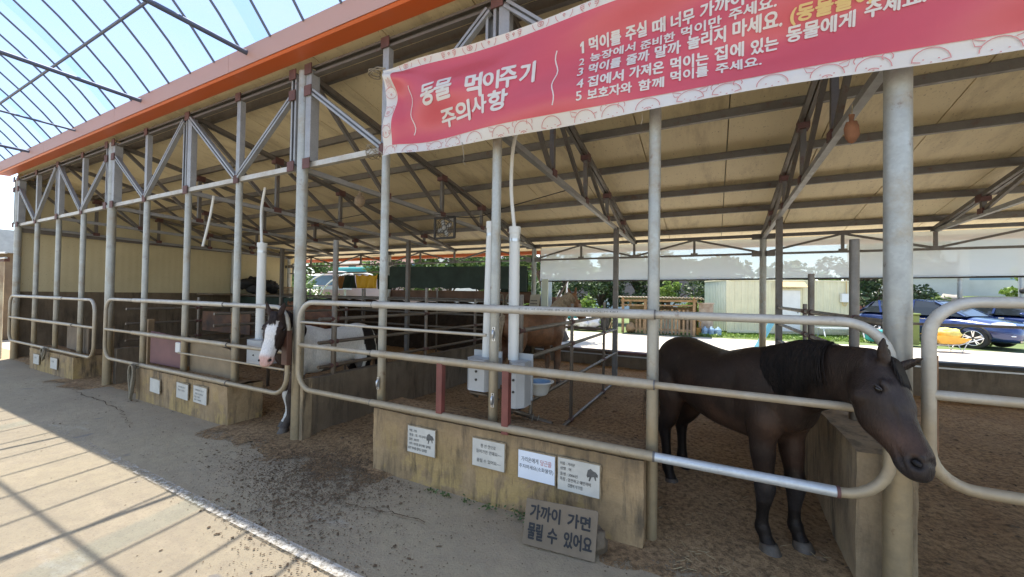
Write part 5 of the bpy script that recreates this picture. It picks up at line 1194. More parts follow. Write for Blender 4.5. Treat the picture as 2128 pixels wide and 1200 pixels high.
M['bluenet'] = simple('blue_netting', (.10, .30, .38), .8, 0, .2, 20, .1)
o = tag(mb.build('blue_net', M['bluenet']), 'turquoise netting draped in a slanted sheet beyond the back wall', 'net'); s = o.modifiers.new('t', 'SOLIDIFY'); s.thickness = .01
# wooden shed
sh_ = thing('timber_shed', 'open timber pen with a wavy tin roof and a pallet fence', 'shed', (-2.1, 18.2, 0))
X0, X1, Y0, Y1 = -3.55, -.68, 17.8, 19.6
for x, y, h in ((X0, Y0, 1.55), (X1, Y0, 1.62), (X0, Y1, 1.4), (X1, Y1, 1.45), (X0+.95, Y0, 1.5)):
    mb = MB(); mb.box((x-.05, y-.05, 0), (x+.05, y+.05, h)); mb.build('post', M['wood'], sh_)
mb = MB(); mb.beam((X0-.1, Y0, 1.42), (X1+.1, Y0, 1.45), .06, .09); mb.beam((X0-.1, Y0, 1.22), (X1, Y0, 1.26), .04, .06); mb.build('lintel', M['wood'], sh_)
M['tin'] = simple('weathered_tin', (.50, .44, .35), .6, .1, .4, 4, .2)
mb = MB(); v = []; n = 130
for i in range(n+1):
    x = X0-.25+(X1-X0+.6)*i/n
    for y, z in ((Y0-.35, 1.60), (Y1+.2, 1.50)): v.append((x, y, z+.025*math.sin(i*1.25)))
mb.add(v, [(2*i, 2*i+2, 2*i+3, 2*i+1) for i in range(n)], True); rf = mb.build('tin_roof', M['tin'], sh_); s = rf.modifiers.new('t', 'SOLIDIFY'); s.thickness = .012
x = X0+.55
while x < X1:
    mb = MB(); w = random.uniform(.06, .10); mb.box((x, Y0-.03, .03), (x+w, Y0-.005, random.uniform(1.02, 1.10))); mb.build('pale_slat', M['wood'] if random.random() < .6 else M['woodgrey'], sh_); x += w+random.uniform(.035, .10)
mb = MB(); mb.beam((X0+.5, Y0, .22), (X1, Y0, .22), .03, .09); mb.beam((X0+.5, Y0, .85), (X1, Y0, .85), .03, .09); mb.build('fence_rail', M['wood'], sh_)
mb = MB(); mb.box((X0+.05, Y1-.03, 0), (X1, Y1, 1.15)); mb.build('back_boards', M['wood'], sh_)
mb = MB(); mb.box((X0+.9, Y0+.9, .0), (X1-.7, Y1-.2, 1.0)); tag(mb.build('pale_cabinet', M['palegreen'], bev=.03), 'pale green cabinet inside the timber pen', 'cabinet')
mb = MB(); mb.ell((X0+.32, Y0+.1, .22), (.22, .22, .22), jit=.35); tag(mb.build('hay_bundle', M['wood']), 'brown hay bundle at the left post of the timber pen', 'hay')
# stuff right of the pen
mb = MB(); mb.box((-.55, 19.0, 0), (.02, 19.5, 1.32)); mb.prism([(-.58, 1.325), (.05, 1.325), (.05, 1.36), (-.58, 1.37)], 18.95, 19.55)
M['peel'] = simple('peeling_cream_board', (.58, .5, .4), .8, 0, .5, 4, .3, c2=(.3, .2, .14)); tag(mb.build('old_cupboard', M['peel'], bev=.01), 'peeling cream cupboard between the timber pen and the container cabin', 'cupboard')
for k, (x, y) in enumerate(((-.05, 18.5), (.2, 18.5), (.45, 18.5))):
    b = MB(); b.lathe([(0, .02), (.12, .02), (.13, .05), (.13, .12), (.12, .14), (.13, .16), (.13, .26), (.11, .31), (.04, .35), (.04, .39), (0, .39)], (x-.25, y, 0), 18); tag(b.build('water_bottle', M['bluepl']), '%s of three blue water bottles in front of the container cabin' % ('leftmost', 'middle', 'rightmost')[k], 'bottle', 'blue water bottles')
mb = MB(); mb.box((-.62, 18.6, 0), (-.42, 18.8, .3)); mb.tube([(-.5, 18.7, .28), (-.45, 18.7, .55), (-.60, 18.7, .62)], .02, 8); M['orange'] = simple('orange_plastic', (.6, .3, .06), .5, 0, .2, 6, 0); tag(mb.build('watering_can', M['orange'], bev=.02), 'orange can left of the blue water bottles', 'can')
# junk heap
mb = MB(); mb.box((-7.0, 17.6, .05), (-4.4, 18.2, .14)); tag(mb.build('timber_pallet', M['gusset'], bev=.01), 'low reddish pallet under the white sacks', 'pallet')
M['plasticbag'] = simple('white_plastic_bag', (.66, .68, .70), .35, 0, .15, 12, .3)
for k, (x, y, r) in enumerate(((-6.3, 17.8, .22), (-5.8, 17.85, .26), (-5.35, 17.7, .30), (-4.95, 17.9, .34), (-5.2, 18.1, .42))):
    b = MB(); b.ell((x, y, .14+r*.75), (r, r*.8, r*.8), 16, 10, jit=.5); tag(b.build('plastic_sack', M['plasticbag']), 'crumpled white plastic sack on the low pallet, %s' % ('the leftmost', 'second from the left', 'the middle one', 'the rightmost in front', 'the largest at the back')[k], 'sack', 'white sacks on the pallet')
M['teal'] = simple('teal_plastic', (.03, .28, .27), .5, 0, .2, 6, .05)
mb = MB(); mb.box((-6.9, 18.4, .5), (-5.9, 18.9, 1.02)); tag(mb.build('teal_crate', M['teal'], bev=.03), 'teal green crate behind the white sacks', 'crate')
mb = MB(); mb.box((-4.6, 18.0, .1), (-4.2, 18.5, .75)); tag(mb.build('grey_crate', M['darksteel'], bev=.03), 'dark grey crate beside the white sacks', 'crate')
mb = MB(); mb.tube([(-4.05, 17.5, 0), (-3.75, 17.7, 1.2)], .02, 8); mb.tube([(-4.15, 17.5, 0), (-3.78, 17.7, 1.15)], .016, 8); tag(mb.build('leaning_sticks', M['wood']), 'two thin sticks leaning on the left post of the timber pen', 'sticks')
# triangular sign and poles
ts = thing('road_sign', 'white triangular road sign on a pale pole beside the horse mane', 'sign', (-5.75, 16, 0))
mb = MB(); mb.tube([(-5.56, 16.05, 0), (-5.56, 16.05, 3.6)], .04, 12); mb.build('pole', M['whitepaint'], ts)
mb = MB(); mb.prism([(-6.05, 1.42), (-5.68, 1.42), (-5.865, 1.85)], 15.97, 15.985); mb.build('sign_plate', M['whitepaint'], ts)
mb = MB(); mb.prism([(-5.88, 1.50), (-5.85, 1.50), (-5.855, 1.72), (-5.875, 1.72)], 15.962, 15.966); mb.build('sign_mark', M['darksteel'], ts)
# notice on the back wall and rope coils
mb = MB(); nt = thing('clipboard_notice', 'beige printed notice with rows of text on a blue-white board at the back wall', 'notice', (-3.75, 8.7, 1.2))
M['beige'] = simple('beige_paper', (.50, .44, .34), .8, 0, .2, 5, 0)
mb = MB(); mb.prism([(-3.98, 1.16), (-3.72, 1.18), (-3.66, 1.62), (-3.92, 1.60)], 8.66, 8.67); mb.build('sheet', M['beige'], nt)
mb = MB()
for k in range(4):
    for j in range(5): mb.box((-3.93+j*.036+.005*k, 8.655, 1.235+k*.07), (-3.93+j*.036+.026+.005*k, 8.658, 1.265+k*.07))
mb.build('printed_rows', M['inkfade'], nt)
mb = MB(); mb.box((-3.66, 8.72, .9), (-3.50, 8.75, 1.98)); mb.build('blue_white_panel', M['palegreen'], nt)
for k, (x, lab) in enumerate(((-4.62, 'left'), (-4.42, 'middle'), (-4.20, 'right'))):
    mb = MB()
    for j in range(7):
        w = random.uniform(.05, .075); h = random.uniform(.19, .26)
        mb.tube([(x+w*math.sin(a)+.01*j-.03, 8.5-.01*j, 1.60-h*(1-math.cos(a))) for a in [i*2*math.pi/18 for i in range(19)]], .010, 6)
    tag(mb.build('rope_coil', M['rope']), 'coil of old rope hanging at the back wall, the %s one of three' % lab, 'rope', 'rope coils at the back wall')
# items on the ledge at the far back left
mb = MB(); mb.box((-13.76, 6.2, 1.44), (-12.9, 9.0, 1.49)); tag(mb.build('wooden_shelf', M['woodgrey']), 'long shelf along the cream end wall', 'shelf')
mb = MB(); random.seed(3)
for k in range(8): mb.ell((-13.3+random.uniform(-.2, .2), 7.3+k*.12, 1.62+random.uniform(0, .32)), (.2, .22, .15), 12, 8, jit=.6)
tag(mb.build('saddle_pile', M['black']), 'black pile of saddles on the shelf by the cream end wall', 'pile')
mb = MB()
for k in range(5): mb.box((-13.5, 8.35-.02*k, 1.5+.05*k), (-13.0+.03*k, 8.95, 1.535+.05*k))
tag(mb.build('board_stack', M['wood']), 'small stack of boards at the right end of the shelf', 'boards')

# wheelbarrow
wb = thing('wheelbarrow', 'orange-yellow wheelbarrow parked in front of the dark blue car', 'wheelbarrow', (6.75, 17.7, 0), R(10)); wb.scale = (.85, .85, .85)
M['barrow'] = simple('yellow_barrow_paint', (.75, .40, .06), .45, 0, .2, 6, .05)
mb = MB(); top = [(-.62, -.36, .62), (.48, -.33, .52), (.48, .33, .52), (-.62, .36, .62)]; bot = [(-.30, -.2, .30), (.25, -.22, .30), (.25, .22, .30), (-.30, .2, .30)]
mb.add(top+bot, [(4, 5, 6, 7), (0, 4, 7, 3), (1, 2, 6, 5), (0, 1, 5, 4), (3, 7, 6, 2)]); o = local(wb, mb, 'tray', M['barrow']); s = o.modifiers.new('t', 'SOLIDIFY'); s.thickness = .012
for s_ in (-1, 1):
    mb = MB(); mb.tube([(-.55, s_*.08, .2), (.2, s_*.25, .28), (.85, s_*.30, .55)], .018, 8); mb.tube([(.15, s_*.26, .28), (.25, s_*.28, 0), (.42, s_*.27, .40)], .016, 8); local(wb, mb, 'handle', M['steel'])
mb = MB(); mb.tube([(-.52, -.04, .19), (-.52, .04, .19)], .19, 20); local(wb, mb, 'wheel', M['black'])
M['sack'] = simple('yellow_sack', (.72, .60, .16), .7, 0, .25, 9, .4)
mb = MB(); mb.ell((6.76, 17.7, .56), (.29, .22, .17), 18, 12, jit=.35); mb.ell((6.68, 17.68, .65), (.17, .17, .11), 14, 8, jit=.4); tag(mb.build('yellow_sack', M['sack']), 'bulging yellow-green sack lying in the wheelbarrow', 'sack')
gs = thing('grey_shed', 'grey shed with a dark low roof at the far left edge beyond the corrugated fence', 'shed', (-21, 4, 0))
mb = MB(); mb.box((-24, 2.9, 0), (-19, 4.6, 2.6)); mb.build('wall', M['woodgrey'], gs); mb = MB(); mb.prism([(-24.3, 2.6), (-18.7, 2.6), (-18.9, 3.3), (-24.1, 3.3)], 2.7, 4.8); mb.build('roof', M['skin'], gs)
# bins
mb = MB(); mb.box((6.0, 18.9, .05), (6.5, 19.4, 1.10)); mb.box((5.97, 18.85, 1.105), (6.53, 19.45, 1.17)); M['olive'] = simple('olive_bin', (.16, .20, .05), .5, 0, .2, 6, .05); tag(mb.build('wheeled_bin', M['olive'], bev=.03), 'olive green bin left of the dark blue car', 'bin')
mb = MB(); mb.box((5.2, 19.2, .05), (5.8, 19.7, .5)); tag(mb.build('teal_tub', M['teal'], bev=.08), 'teal tub on the ground beside the olive bin', 'tub')
# kiosk
kx = thing('garden_kiosk', 'low dark green kiosk with a pinkish red roof behind the container cabin', 'kiosk', (8.0, 27, 0))
mb = MB(); mb.box((6.2, 26.2, 0), (9.6, 28, .95)); mb.build('wall', M['olive'], kx); M['pinkroof'] = simple('pink_roof_sheet', (.62, .25, .20), .6, 0, .2, 3, .1)
mb = MB(); mb.prism([(6.0, 1.0), (9.8, 1.0), (9.6, 1.28), (6.2, 1.30)], 26.0, 28.2); mb.build('roof', M['pinkroof'], kx)

# ------------------------------------------------------------------ cars
def carpaint(name, c):
    t = NT(name); t.col(c); t.set(Roughness=.22, Metallic=.35); t.b.inputs['Coat Weight'].default_value = 1; t.b.inputs['Coat Roughness'].default_value = .04; return t.m
M['carblue'] = carpaint('navy_car_paint', (.012, .03, .12)); M['chrome'] = simple('chrome_trim', (.7, .7, .72), .12, 1, .05, 10, 0)
M['lens'] = simple('headlight_lens', (.72, .75, .8), .08, 0, .1, 12, 0)
def ringloft(stations, n=22, pw=3.2):
    v = []; 
    for x, w, z0, z1 in stations:
        zc, h = (z0+z1)/2, (z1-z0)/2
        for j in range(n):
            a = 2*math.pi*j/n; ca, sa = math.cos(a), math.sin(a)
            v.append((x, w*math.copysign(abs(ca)**(2/pw), ca), zc+h*math.copysign(abs(sa)**(2/pw), sa)))
    k = len(stations); mb = MB()
    mb.add(v, [(i*n+j, (i+1)*n+j, (i+1)*n+(j+1) % n, i*n+(j+1) % n) for i in range(k-1) for j in range(n)]+[tuple(range(n)), tuple(range((k-1)*n, k*n))[::-1]], True); return mb
def car(label, loc, rz, plate=True):
    t = thing('parked_car', label, 'car', loc, rz, 'cars parked beyond the stable')
    b = ringloft([(2.33, .60, .34, .62), (2.27, .74, .28, .80), (2.12, .84, .24, .90), (1.8, .91, .22, .98), (1.3, .935, .22, 1.05), (.9, .94, .22, 1.10), (.2, .945, .22, 1.12), (-.8, .945, .22, 1.14), (-1.6, .935, .22, 1.17), (-2.05, .90, .25, 1.17), (-2.28, .80, .32, 1.08), (-2.34, .66, .40, .9)])
    body = local(t, b, 'body', M['carblue'])
    cut = []
    g_ = MB(); st_ = [(1.12, .80, 1.06, 1.10, .78), (.62, .86, 1.08, 1.40, .70), (.22, .87, 1.08, 1.60, .64), (-.4, .87, 1.08, 1.665, .63), (-1.2, .86, 1.1, 1.65, .62), (-1.75, .84, 1.12, 1.57, .60), (-2.15, .80, 1.12, 1.25, .62), (-2.22, .78, 1.1, 1.14, .66)]
    v = []
    for x, w, z0, z1, wt in st_: v += [(x, -w, z0), (x, -w*.55-wt*.45, (z0+z1)/2+.02), (x, -wt, z1-.03), (x, -wt*.7, z1), (x, wt*.7, z1), (x, wt, z1-.03), (x, w*.55+wt*.45, (z0+z1)/2+.02), (x, w, z0)]
    g_.add(v, [(i*8+j, (i+1)*8+j, (i+1)*8+j+1, i*8+j+1) for i in range(len(st_)-1) for j in range(7)], False); local(t, g_, 'windows', M['glass'])
    r_ = MB(); v = []
    for x, w, z0, z1, wt in st_[2:6]: v += [(x, -wt-.012, z1-.035), (x, -wt*.7, z1+.012), (x, wt*.7, z1+.012), (x, wt+.012, z1-.035)]
    r_.add(v, [(i*4+j, (i+1)*4+j, (i+1)*4+j+1, i*4+j+1) for i in range(3) for j in range(3)], True)
    for s in (-1, 1):
        for (a, bb) in (((1.10, s*.80, 1.08), (.22, s*.655, 1.60)), ((-.35, s*.885, 1.12), (-.40, s*.655, 1.63)), ((-1.35, s*.87, 1.12), (-1.55, s*.63, 1.60)), ((-2.2, s*.79, 1.12), (-1.75, s*.61, 1.55))): r_.beam(a, bb, .07, .035)
    local(t, r_, 'roof', M['carblue'])
    for x in (1.35, -1.35):
        for s in (-1, 1):
            w = MB(); w.tube([(x, s*.72, .36), (x, s*.925, .36)], .355, 32); wh = local(t, w, 'tyre', M['black'])
            a_ = MB(); a_.tube([(x, s*.80, .36), (x, s*.9465, .36)], .42, 32); 
            w = MB(); w.lathe([(.0, .0), (.06, .005), (.23, -.02), (.245, .012), (.26, .012)], n=32); w.v = [(x+p[0], s*(.93+p[2]), .36+p[1]) for p in w.v]
            rim = local(t, w, 'rim', M['darksteel'])
            w = MB()
            for k in range(5):
                a = k*2*math.pi/5+.3
                for da in (-.13, .13): w.beam((x+.04*math.cos(a), s*.936, .36+.04*math.sin(a)), (x+.24*math.cos(a+da), s*.946, .36+.24*math.sin(a+da)), .028, .02, up=(0, 1, 0))
            w.tube([(x+.25*math.cos(a), s*.94, .36+.25*math.sin(a)) for a in [i*2*math.pi/28 for i in range(29)]], .014, 6, cap=False); local(t, w, 'spokes', M['chrome'])
            w = MB(); w.tube([(x+.41*math.cos(a), s*.925, .36+.41*math.sin(a)) for a in np.linspace(0, math.pi, 15)], .035, 8); local(t, w, 'wheel_arch', M['black'])
    for s in (-1, 1):
        w = MB(); w.ell((1.98, s*.74, .86), (.27, .14, .075), 16, 8, rot=Matrix.Rotation(-s*.45, 3, 'Z')); local(t, w, 'headlight', M['lens'])
        w = MB(); w.ell((2.17, s*.68, .50), (.10, .13, .035), 12, 6, rot=Matrix.Rotation(-s*.4, 3, 'Z')); local(t, w, 'fog_lamp', M['lens'])
        w = MB(); w.ell((.75, s*1.03, 1.13), (.07, .12, .08), 12, 8); local(t, w, 'mirror', M['carblue'])
        w = MB(); w.beam((.9, s*.955, .32), (-.95, s*.955, .32), .02, .10); local(t, w, 'sill', M['black'])
        for x in (.0, -.95): w = MB(); w.beam((x-.1, s*.955, .95), (x+.1, s*.955, .95), .02, .03); local(t, w, 'door_handle', M['chrome'])
    w = MB(); w.prism([(-.42, .56), (.42, .56), (.50, .82), (-.50, .82)], 0, .03); w.v = [(2.285+p[1]-.03*abs(p[0])*2, p[0], p[2]) for p in w.v]; gr = local(t, w, 'grille', M['black'])
    for k in range(4): w = MB(); w.beam((2.325, -.40, .60+.06*k), (2.325, .40, .60+.06*k), .012, .012); local(t, w, 'grille_bar', M['chrome'], parent=None)
    w = MB(); w.tube([(2.335, .09*math.cos(a), .73+.05*math.sin(a)) for a in [i*2*math.pi/20 for i in range(21)]], .008, 6, cap=False)
    for y in (-.03, .03): w.beam((2.335, y-.012, .70), (2.335, y+.012, .76), .008, .012, up=(0, 1, 0))
    w.beam((2.335, -.035, .727), (2.335, .035, .735), .008, .010); local(t, w, 'emblem', M['chrome'])
    w = MB(); w.box((2.345, -.26, .40), (2.358, .26, .51)); local(t, w, 'number_plate', M['whitepaint'], .004)
    w = MB(); w.box((2.30, -.6, .30), (2.34, .6, .36)); local(t, w, 'bumper_trim', M['chrome'])
    return t
car('dark navy SUV with its front wheel and headlight visible beside the wheelbarrow', (7.7, 20.9, 0), math.atan2(-.72, .70))
car('dark navy car half hidden at the right edge behind the first one', (11.6, 24.4, 0), math.atan2(-.9, .45))

# ------------------------------------------------------------------ far buildings and plants
M['whitewall'] = simple('white_render', (.62, .60, .54), .8, 0, .12, 1.5, .05)
M['bluewall'] = simple('blue_grey_wall', (.30, .42, .48), .7, 0, .12, 1, .03); M['darktile'] = simple('dark_roof_tile', (.09, .09, .095), .8, 0, .4, 6, .4)
M['pinkwall'] = simple('pink_render', (.56, .40, .38), .8, 0, .12, 1, .03)
wh_ = thing('white_house', 'white rendered house with dark windows beyond the stone bank', 'house', (14, 34, 0))
mb = MB(); mb.box((9.5, 33, 1.9), (13.5, 40, 7)); mb.build('wall', M['whitewall'], wh_)
mb = MB(); mb.box((13.5, 35, 1.9), (22, 42, 6.5)); mb.build('wall', M['bluewall'], wh_)
mb = MB(); mb.box((13.3, 33.2, 1.9), (15.6, 33.4, 2.9)); mb.build('porch_wall', M['whitewall'], wh_)
mb = MB(); mb.box((11.1, 32.95, 3.1), (13.1, 33.05, 4.0)); w_ = mb.build('window', M['glass'], wh_)
mb = MB(); mb.box((11.05, 32.9, 3.05), (13.15, 32.98, 3.12)); mb.box((12.08, 32.9, 3.1), (12.13, 32.96, 4.0)); mb.build('frame', M['whitepaint'], w_)
mb = MB(); mb.box((9.2, 32.6, 7), (13.9, 40.4, 7.25)); mb.build('roof', M['darktile'], wh_)
bw = thing('blue_grey_building', 'blue-grey building with a dark tiled roof behind the pine trees', 'building', (-5, 44, 0))
mb = MB(); mb.box((-14, 42, -.1), (9, 50, 1.3)); mb.build('wall', M['bluewall'], bw)
mb = MB(); mb.prism([(-14.5, 1.3), (9.5, 1.3), (8.5, 3.2), (-13.5, 3.2)], 41.5, 50.5); mb.build('roof', M['darktile'], bw)
pk = thing('pink_building', 'pale pink apartment building with stepped white balconies far left behind the stable', 'building', (-38, 42, 0))
mb = MB(); mb.box((-56, 42, 0), (-35, 50, 10)); mb.build('wall', M['pinkwall'], pk)
mb = MB()
for k in range(3):
    z = 3.2+2.6*k; mb.box((-54, 41, z), (-46, 42, z+1.0)); mb.box((-44, 41, z+.5), (-37, 42, z+1.5))
mb.build('balcony', M['whitewall'], pk)
mb = MB()
for k in range(3):
    for j in range(5): mb.box((-53+j*3.6, 41.9, 4.4+2.6*k), (-51.6+j*3.6, 42.05, 5.6+2.6*k))
mb.build('window', M['glass'], pk)
wb_ = thing('white_block_building', 'white block building with small windows seen above the green board', 'building', (-22, 36, 0))
mb = MB(); mb.box((-29, 34, 0), (-20.5, 42, 9)); mb.build('wall', M['whitewall'], wb_)
mb = MB()
for k in range(2):
    for j in range(3): mb.box((-27.5+j*2.4, 33.92, 3.3+2.6*k), (-26.6+j*2.4, 34.02, 4.4+2.6*k))
mb.build('window', M['glass'], wb_)
# awning, tanks, white hoop frame on the left
aw = thing('market_awning', 'dark blue and white awning stall between the trees at the far left', 'awning', (-26, 19, 0))
M['navy'] = simple('navy_sheet', (.04, .10, .16), .5, 0, .2, 4, 0)
mb = MB(); mb.box((-29, 19, 2.05), (-22.5, 19.2, 2.75)); mb.build('sign_band', M['navy'], aw); mb = MB(); mb.box((-29.3, 18.4, 1.75), (-22.5, 19.4, 1.98)); mb.build('eave', M['whitepaint'], aw)
for x in (-28.8, -25.5, -22.8): mb = MB(); mb.box((x, 19, 0), (x+.1, 19.1, 1.75)); mb.build('post', M['whitepaint'], aw)
hp_ = thing('hoop_frame', 'white curved hoop frame with green plants inside at the far left', 'hoop frame', (-20, 15, 0))
for k in range(2):
    mb = MB(); mb.tube([(-22.0+5.5*(1-math.cos(a))*.62+k*.5, 15+k*.9, 2.7*math.sin(a)**.8 if a > 0 else 0) for a in np.linspace(0, math.pi*.62, 16)], .045, 8); mb.build('hoop', M['whitepaint'], hp_)
M['bluetank'] = simple('blue_tank', (.12, .24, .42), .5, 0, .2, 4, 0)
mb = MB(); mb.box((-20.2, 20, 2.9), (-17.4, 21.5, 3.6)); tag(mb.build('blue_tank', M['bluetank'], bev=.15), 'blue-grey rooftop tank above the yellow tarpaulin', 'tank')
mb = MB(); mb.box((-25.0, 20, 2.9), (-21.0, 21.5, 3.4)); tag(mb.build('teal_tank', M['teal'], bev=.15), 'teal rooftop tank left of the blue-grey tank', 'tank')
mb = MB(); mb.box((-27, 20.1, 0), (-16, 22, 2.85)); tag(mb.build('annex_building', M['pinkwall']), 'low pale annex carrying the blue and teal tanks', 'building')
# rock bank
rb = MB(); random.seed(11)
mb0 = MB(); v = []
tk = tag((lambda q: q)(bpy.data.objects.new('earth_bank', None)) if False else structure('earth_terrace', MB().add([(8.9, 27, 0), (30, 27, 0), (30, 29, 1.95), (9.3, 29, 1.9), (30, 60, 1.95), (9.3, 60, 1.9)], [(0, 1, 2, 3), (3, 2, 4, 5), (0, 3, 5)]), M['grassbase']))
for i in range(24):
    x = 9.2+random.uniform(0, 9); h = random.uniform(.1, 1.9); y = 27+h/1.9*2-.1
    r = random.uniform(.25, .55); b = MB(); b.ell((x, y, h), (r*1.25, r*.7, r*.62), 9, 6, jit=.6); o = tag(b.build('boulder', M['rockm'] if 'rockm' in M else M.setdefault('rockm', simple('pale_boulder', (.42, .38, .33), .9, 0, .4, 4, .5))), 'pale boulder set in the planted bank below the white house', 'boulder', 'boulders of the bank')
for x, h, lab in ((10.55, 4.4, 'grey lamp pole left on the bank below the white house'), (12.55, 4.4, 'grey pole with a round lamp right on the bank')):
    pl = thing('street_pole', lab, 'pole', (x, 26.6, 0)); mb = MB(); mb.tube([(x, 26.6, 0), (x, 26.6, h)], .09, 12); mb.build('pole', M['galv'], pl)
    if x > 12: mb = MB(); mb.ell((x, 26.45, 2.15), (.14, .1, .14)); mb.build('lamp', M['darksteel'], pl)
rng = np.random.default_rng(5)
for i, (x, y, h, s, m, lab) in enumerate(((-5.9, 23, 4.2, 1.5, 'pine', 'dark clipped pine above the horse mane'), (-3.9, 24, 4.4, 1.6, 'pine', 'rounded pine behind the left end of the timber pen'), (-2.2, 23.5, 4.0, 1.4, 'pine', 'spreading pine behind the middle of the timber pen'), (-8.6, 24, 4.6, 1.7, 'pine', 'dark pine left of the road sign'),
        (.2, 29, 4.4, 1.3, 'pine', 'pine tree behind the left end of the container cabin'), (6.6, 24.5, 4.6, 1.5, 'pine', 'dark pine right of the container cabin'), (8.4, 27.0, 4.8, 1.6, 'pine', 'dark pine behind the big right post'))):
    tree('pine_tree', lab, 'tree', x, y, h, s, M[m], n=5200, leaf=.10, low=.30, group='pines beyond the stable', clumps=20)
tree('broadleaf_tree', 'leafy tree hanging over the back wall behind the white pipes', 'tree', -9.6, 15.5, 5.6, 2.0, M['leaf'], n=6500, leaf=.11, low=.30, trunk=.12)
tree('broadleaf_tree', 'dense dark tree above the green board', 'tree', -14.2, 19.5, 6.6, 2.5, M['leaf'], n=6500, leaf=.14, low=.3)
tree('broadleaf_tree', 'light leafy tree at the far left beside the big post', 'tree', -24, 16, 5.6, 1.9, M['leaf'], n=6000, leaf=.13, low=.1)
tree('broadleaf_tree', 'thin leafy tree in front of the pink building', 'tree', -17.5, 18, 5.6, 1.2, M['leaf'], n=2600, leaf=.12, low=.45)
tree('leaning_tree', 'thick trunk leaning left beside the road sign', 'tree', -4.6, 13.2, 4.8, 1.3, M['leaf'], n=4200, leaf=.1, low=.55, trunk=.17, lean=(-1.6, 0))
tree('young_tree', 'bright yellow-green young tree at the right edge above the cars', 'tree', 14.2, 28.5, 3.6, 1.1, M['bright'], z=1.0, n=3600, leaf=.10, low=.3)
tree('bright_shrub', 'bright green shrub rising behind the tin roof of the timber pen', 'shrub', -1.95, 20.6, 2.5, .45, M['bright'], n=1800, leaf=.07, low=.3, trunk=.03)
for i, (x, y, w, h, m, z, lab) in enumerate(((-6.3, 20.6, 1.6, 1.35, 'bright', 0, 'bright green shrub behind the white sacks'), (-8.4, 20.0, 1.3, 1.4, 'bright', 0, 'bright green shrub behind the palomino'), (-.9, 21.4, .9, 1.35, 'bright', 0, 'small bright green bush behind the cupboard'),
        (9.6, 27.2, 1.0, 1.5, 'bright', .4, 'green bush at the left foot of the boulder bank'), (11.2, 26.4, 1.6, .9, 'autumn', .3, 'rust-tinted low shrub behind the first car'), (13.4, 26.2, 1.4, 1.1, 'bright', .3, 'yellow-green shrub between the two cars'), (-20.5, 14.0, 2.6, 2.3, 'leaf', 0, 'green plants growing inside the white hoops'), (-26, 16.5, 1.7, 2.6, 'leaf', 0, 'leafy bush left of the white hoops'))):
    t_ = thing('garden_shrub', lab, 'shrub', (x, y, z), 0, 'shrubs beyond the stable'); n = 3200
    q = rng.normal(size=(n, 3)); q /= np.linalg.norm(q, axis=1)[:, None]; q *= rng.uniform(.3, 1, (n, 1))**.5*(1+.25*np.sin(q[:, :1]*7+i)*np.cos(q[:, 1:2]*6)); q[:, 2] = np.abs(q[:, 2])
    mb = MB(); 
    for k in range(6): a = k*1.05; mb.tube([(x, y, z), (x+.5*w*math.cos(a), y+.4*w*math.sin(a), z+h*.7)], [.03, .01], 6)
    mb.build('stem', M['bark'], t_); leaves(q*np.array([w, w*.6, h])+np.array([x, y, z+.05]), .09, M[m], 'foliage', t_)
# far wood, one mass
q = []
for k in range(70):
    c = np.array([rng.uniform(-75, 55), rng.uniform(58, 75), rng.uniform(1, 5.5)]); p = rng.normal(size=(340, 3)); p /= np.linalg.norm(p, axis=1)[:, None]; q.append(c+p*np.array([4, 3, 3.0])*rng.uniform(.6, 1, (340, 1)))
o = leaves(np.concatenate(q), .55, M['leaf'], 'far_wood', None, aspect=.8); tag(o, 'dense line of trees closing the view far behind', 'wood', kind='stuff')
# verge grass
n = 9000; q = np.stack([rng.uniform(-.5, 9.0, n), np.zeros(n), np.zeros(n)], 1); q[:, 1] = 18.9+.28*(q[:, 0]+.5)*.9+rng.uniform(-.9, 1.2, n); q[:, 2] = rng.uniform(.0, .10, n)
tag(leaves(q, .07, M['bright'], 'verge_grass', None, flat=1.6, aspect=.2), 'strip of short grass in front of the container cabin', 'grass', kind='stuff')

# ------------------------------------------------------------------ litter on the yard
def clods(name, label, spots, m, r0, r1, kind='stuff', flat=.45):
    V, F = [], []; base = [(1, 0, 0), (.3, .9, 0), (-.8, .6, 0), (-.8, -.6, 0), (.3, -.95, 0), (.1, 0, 1), (0, 0, -.3)]
    fc = [(0, 1, 5), (1, 2, 5), (2, 3, 5), (3, 4, 5), (4, 0, 5)]
    for (x, y, z) in spots:
        r = rng.uniform(r0, r1)*(1+(rng.uniform() > .93)*1.2); a = rng.uniform(0, 6.28); e = rng.uniform(.7, 1.6); o = len(V)
        for p in base: q = (p[0]*e*r*(1+rng.normal()*.18), p[1]*r/e*(1+rng.normal()*.18)); V.append((x+q[0]*math.cos(a)-q[1]*math.sin(a), y+q[0]*math.sin(a)+q[1]*math.cos(a), z+p[2]*r*flat*rng.uniform(.7, 1.4)))
        F += [tuple(i+o for i in f) for f in fc]
    mb = MB(); mb.add(V, F, False); return tag(mb.build(name, m), label, 'litter', kind=kind)
S = []
def spread(cx, cy, sx, sy, n, rot=0):
    for _ in range(n):
        a, b = rng.normal()*sx, rng.normal()*sy; x, y = cx+a*math.cos(rot)-b*math.sin(rot), cy+a*math.sin(rot)+b*math.cos(rot)
        if y > 2.58 and not (-3.8 < x < -2.8): continue
        S.append((x, y, .006+(max(0, dirth(x, y)) if y > 2.0 else 0)))
spread(-3.0, 2.25, .42, .25, 4200); spread(-2.75, 1.85, .35, .18, 1300, -.3); spread(-3.7, 2.2, .5, .2, 800); spread(-3.1, 2.5, .5, .15, 1500); spread(-2.1, 1.5, .3, .10, 160, .5); spread(-2.2, 2.0, .6, .3, 300); spread(-2.4, 1.15, .4, .3, 60)
spread(-3.2, 3.0, .25, .4, 500)
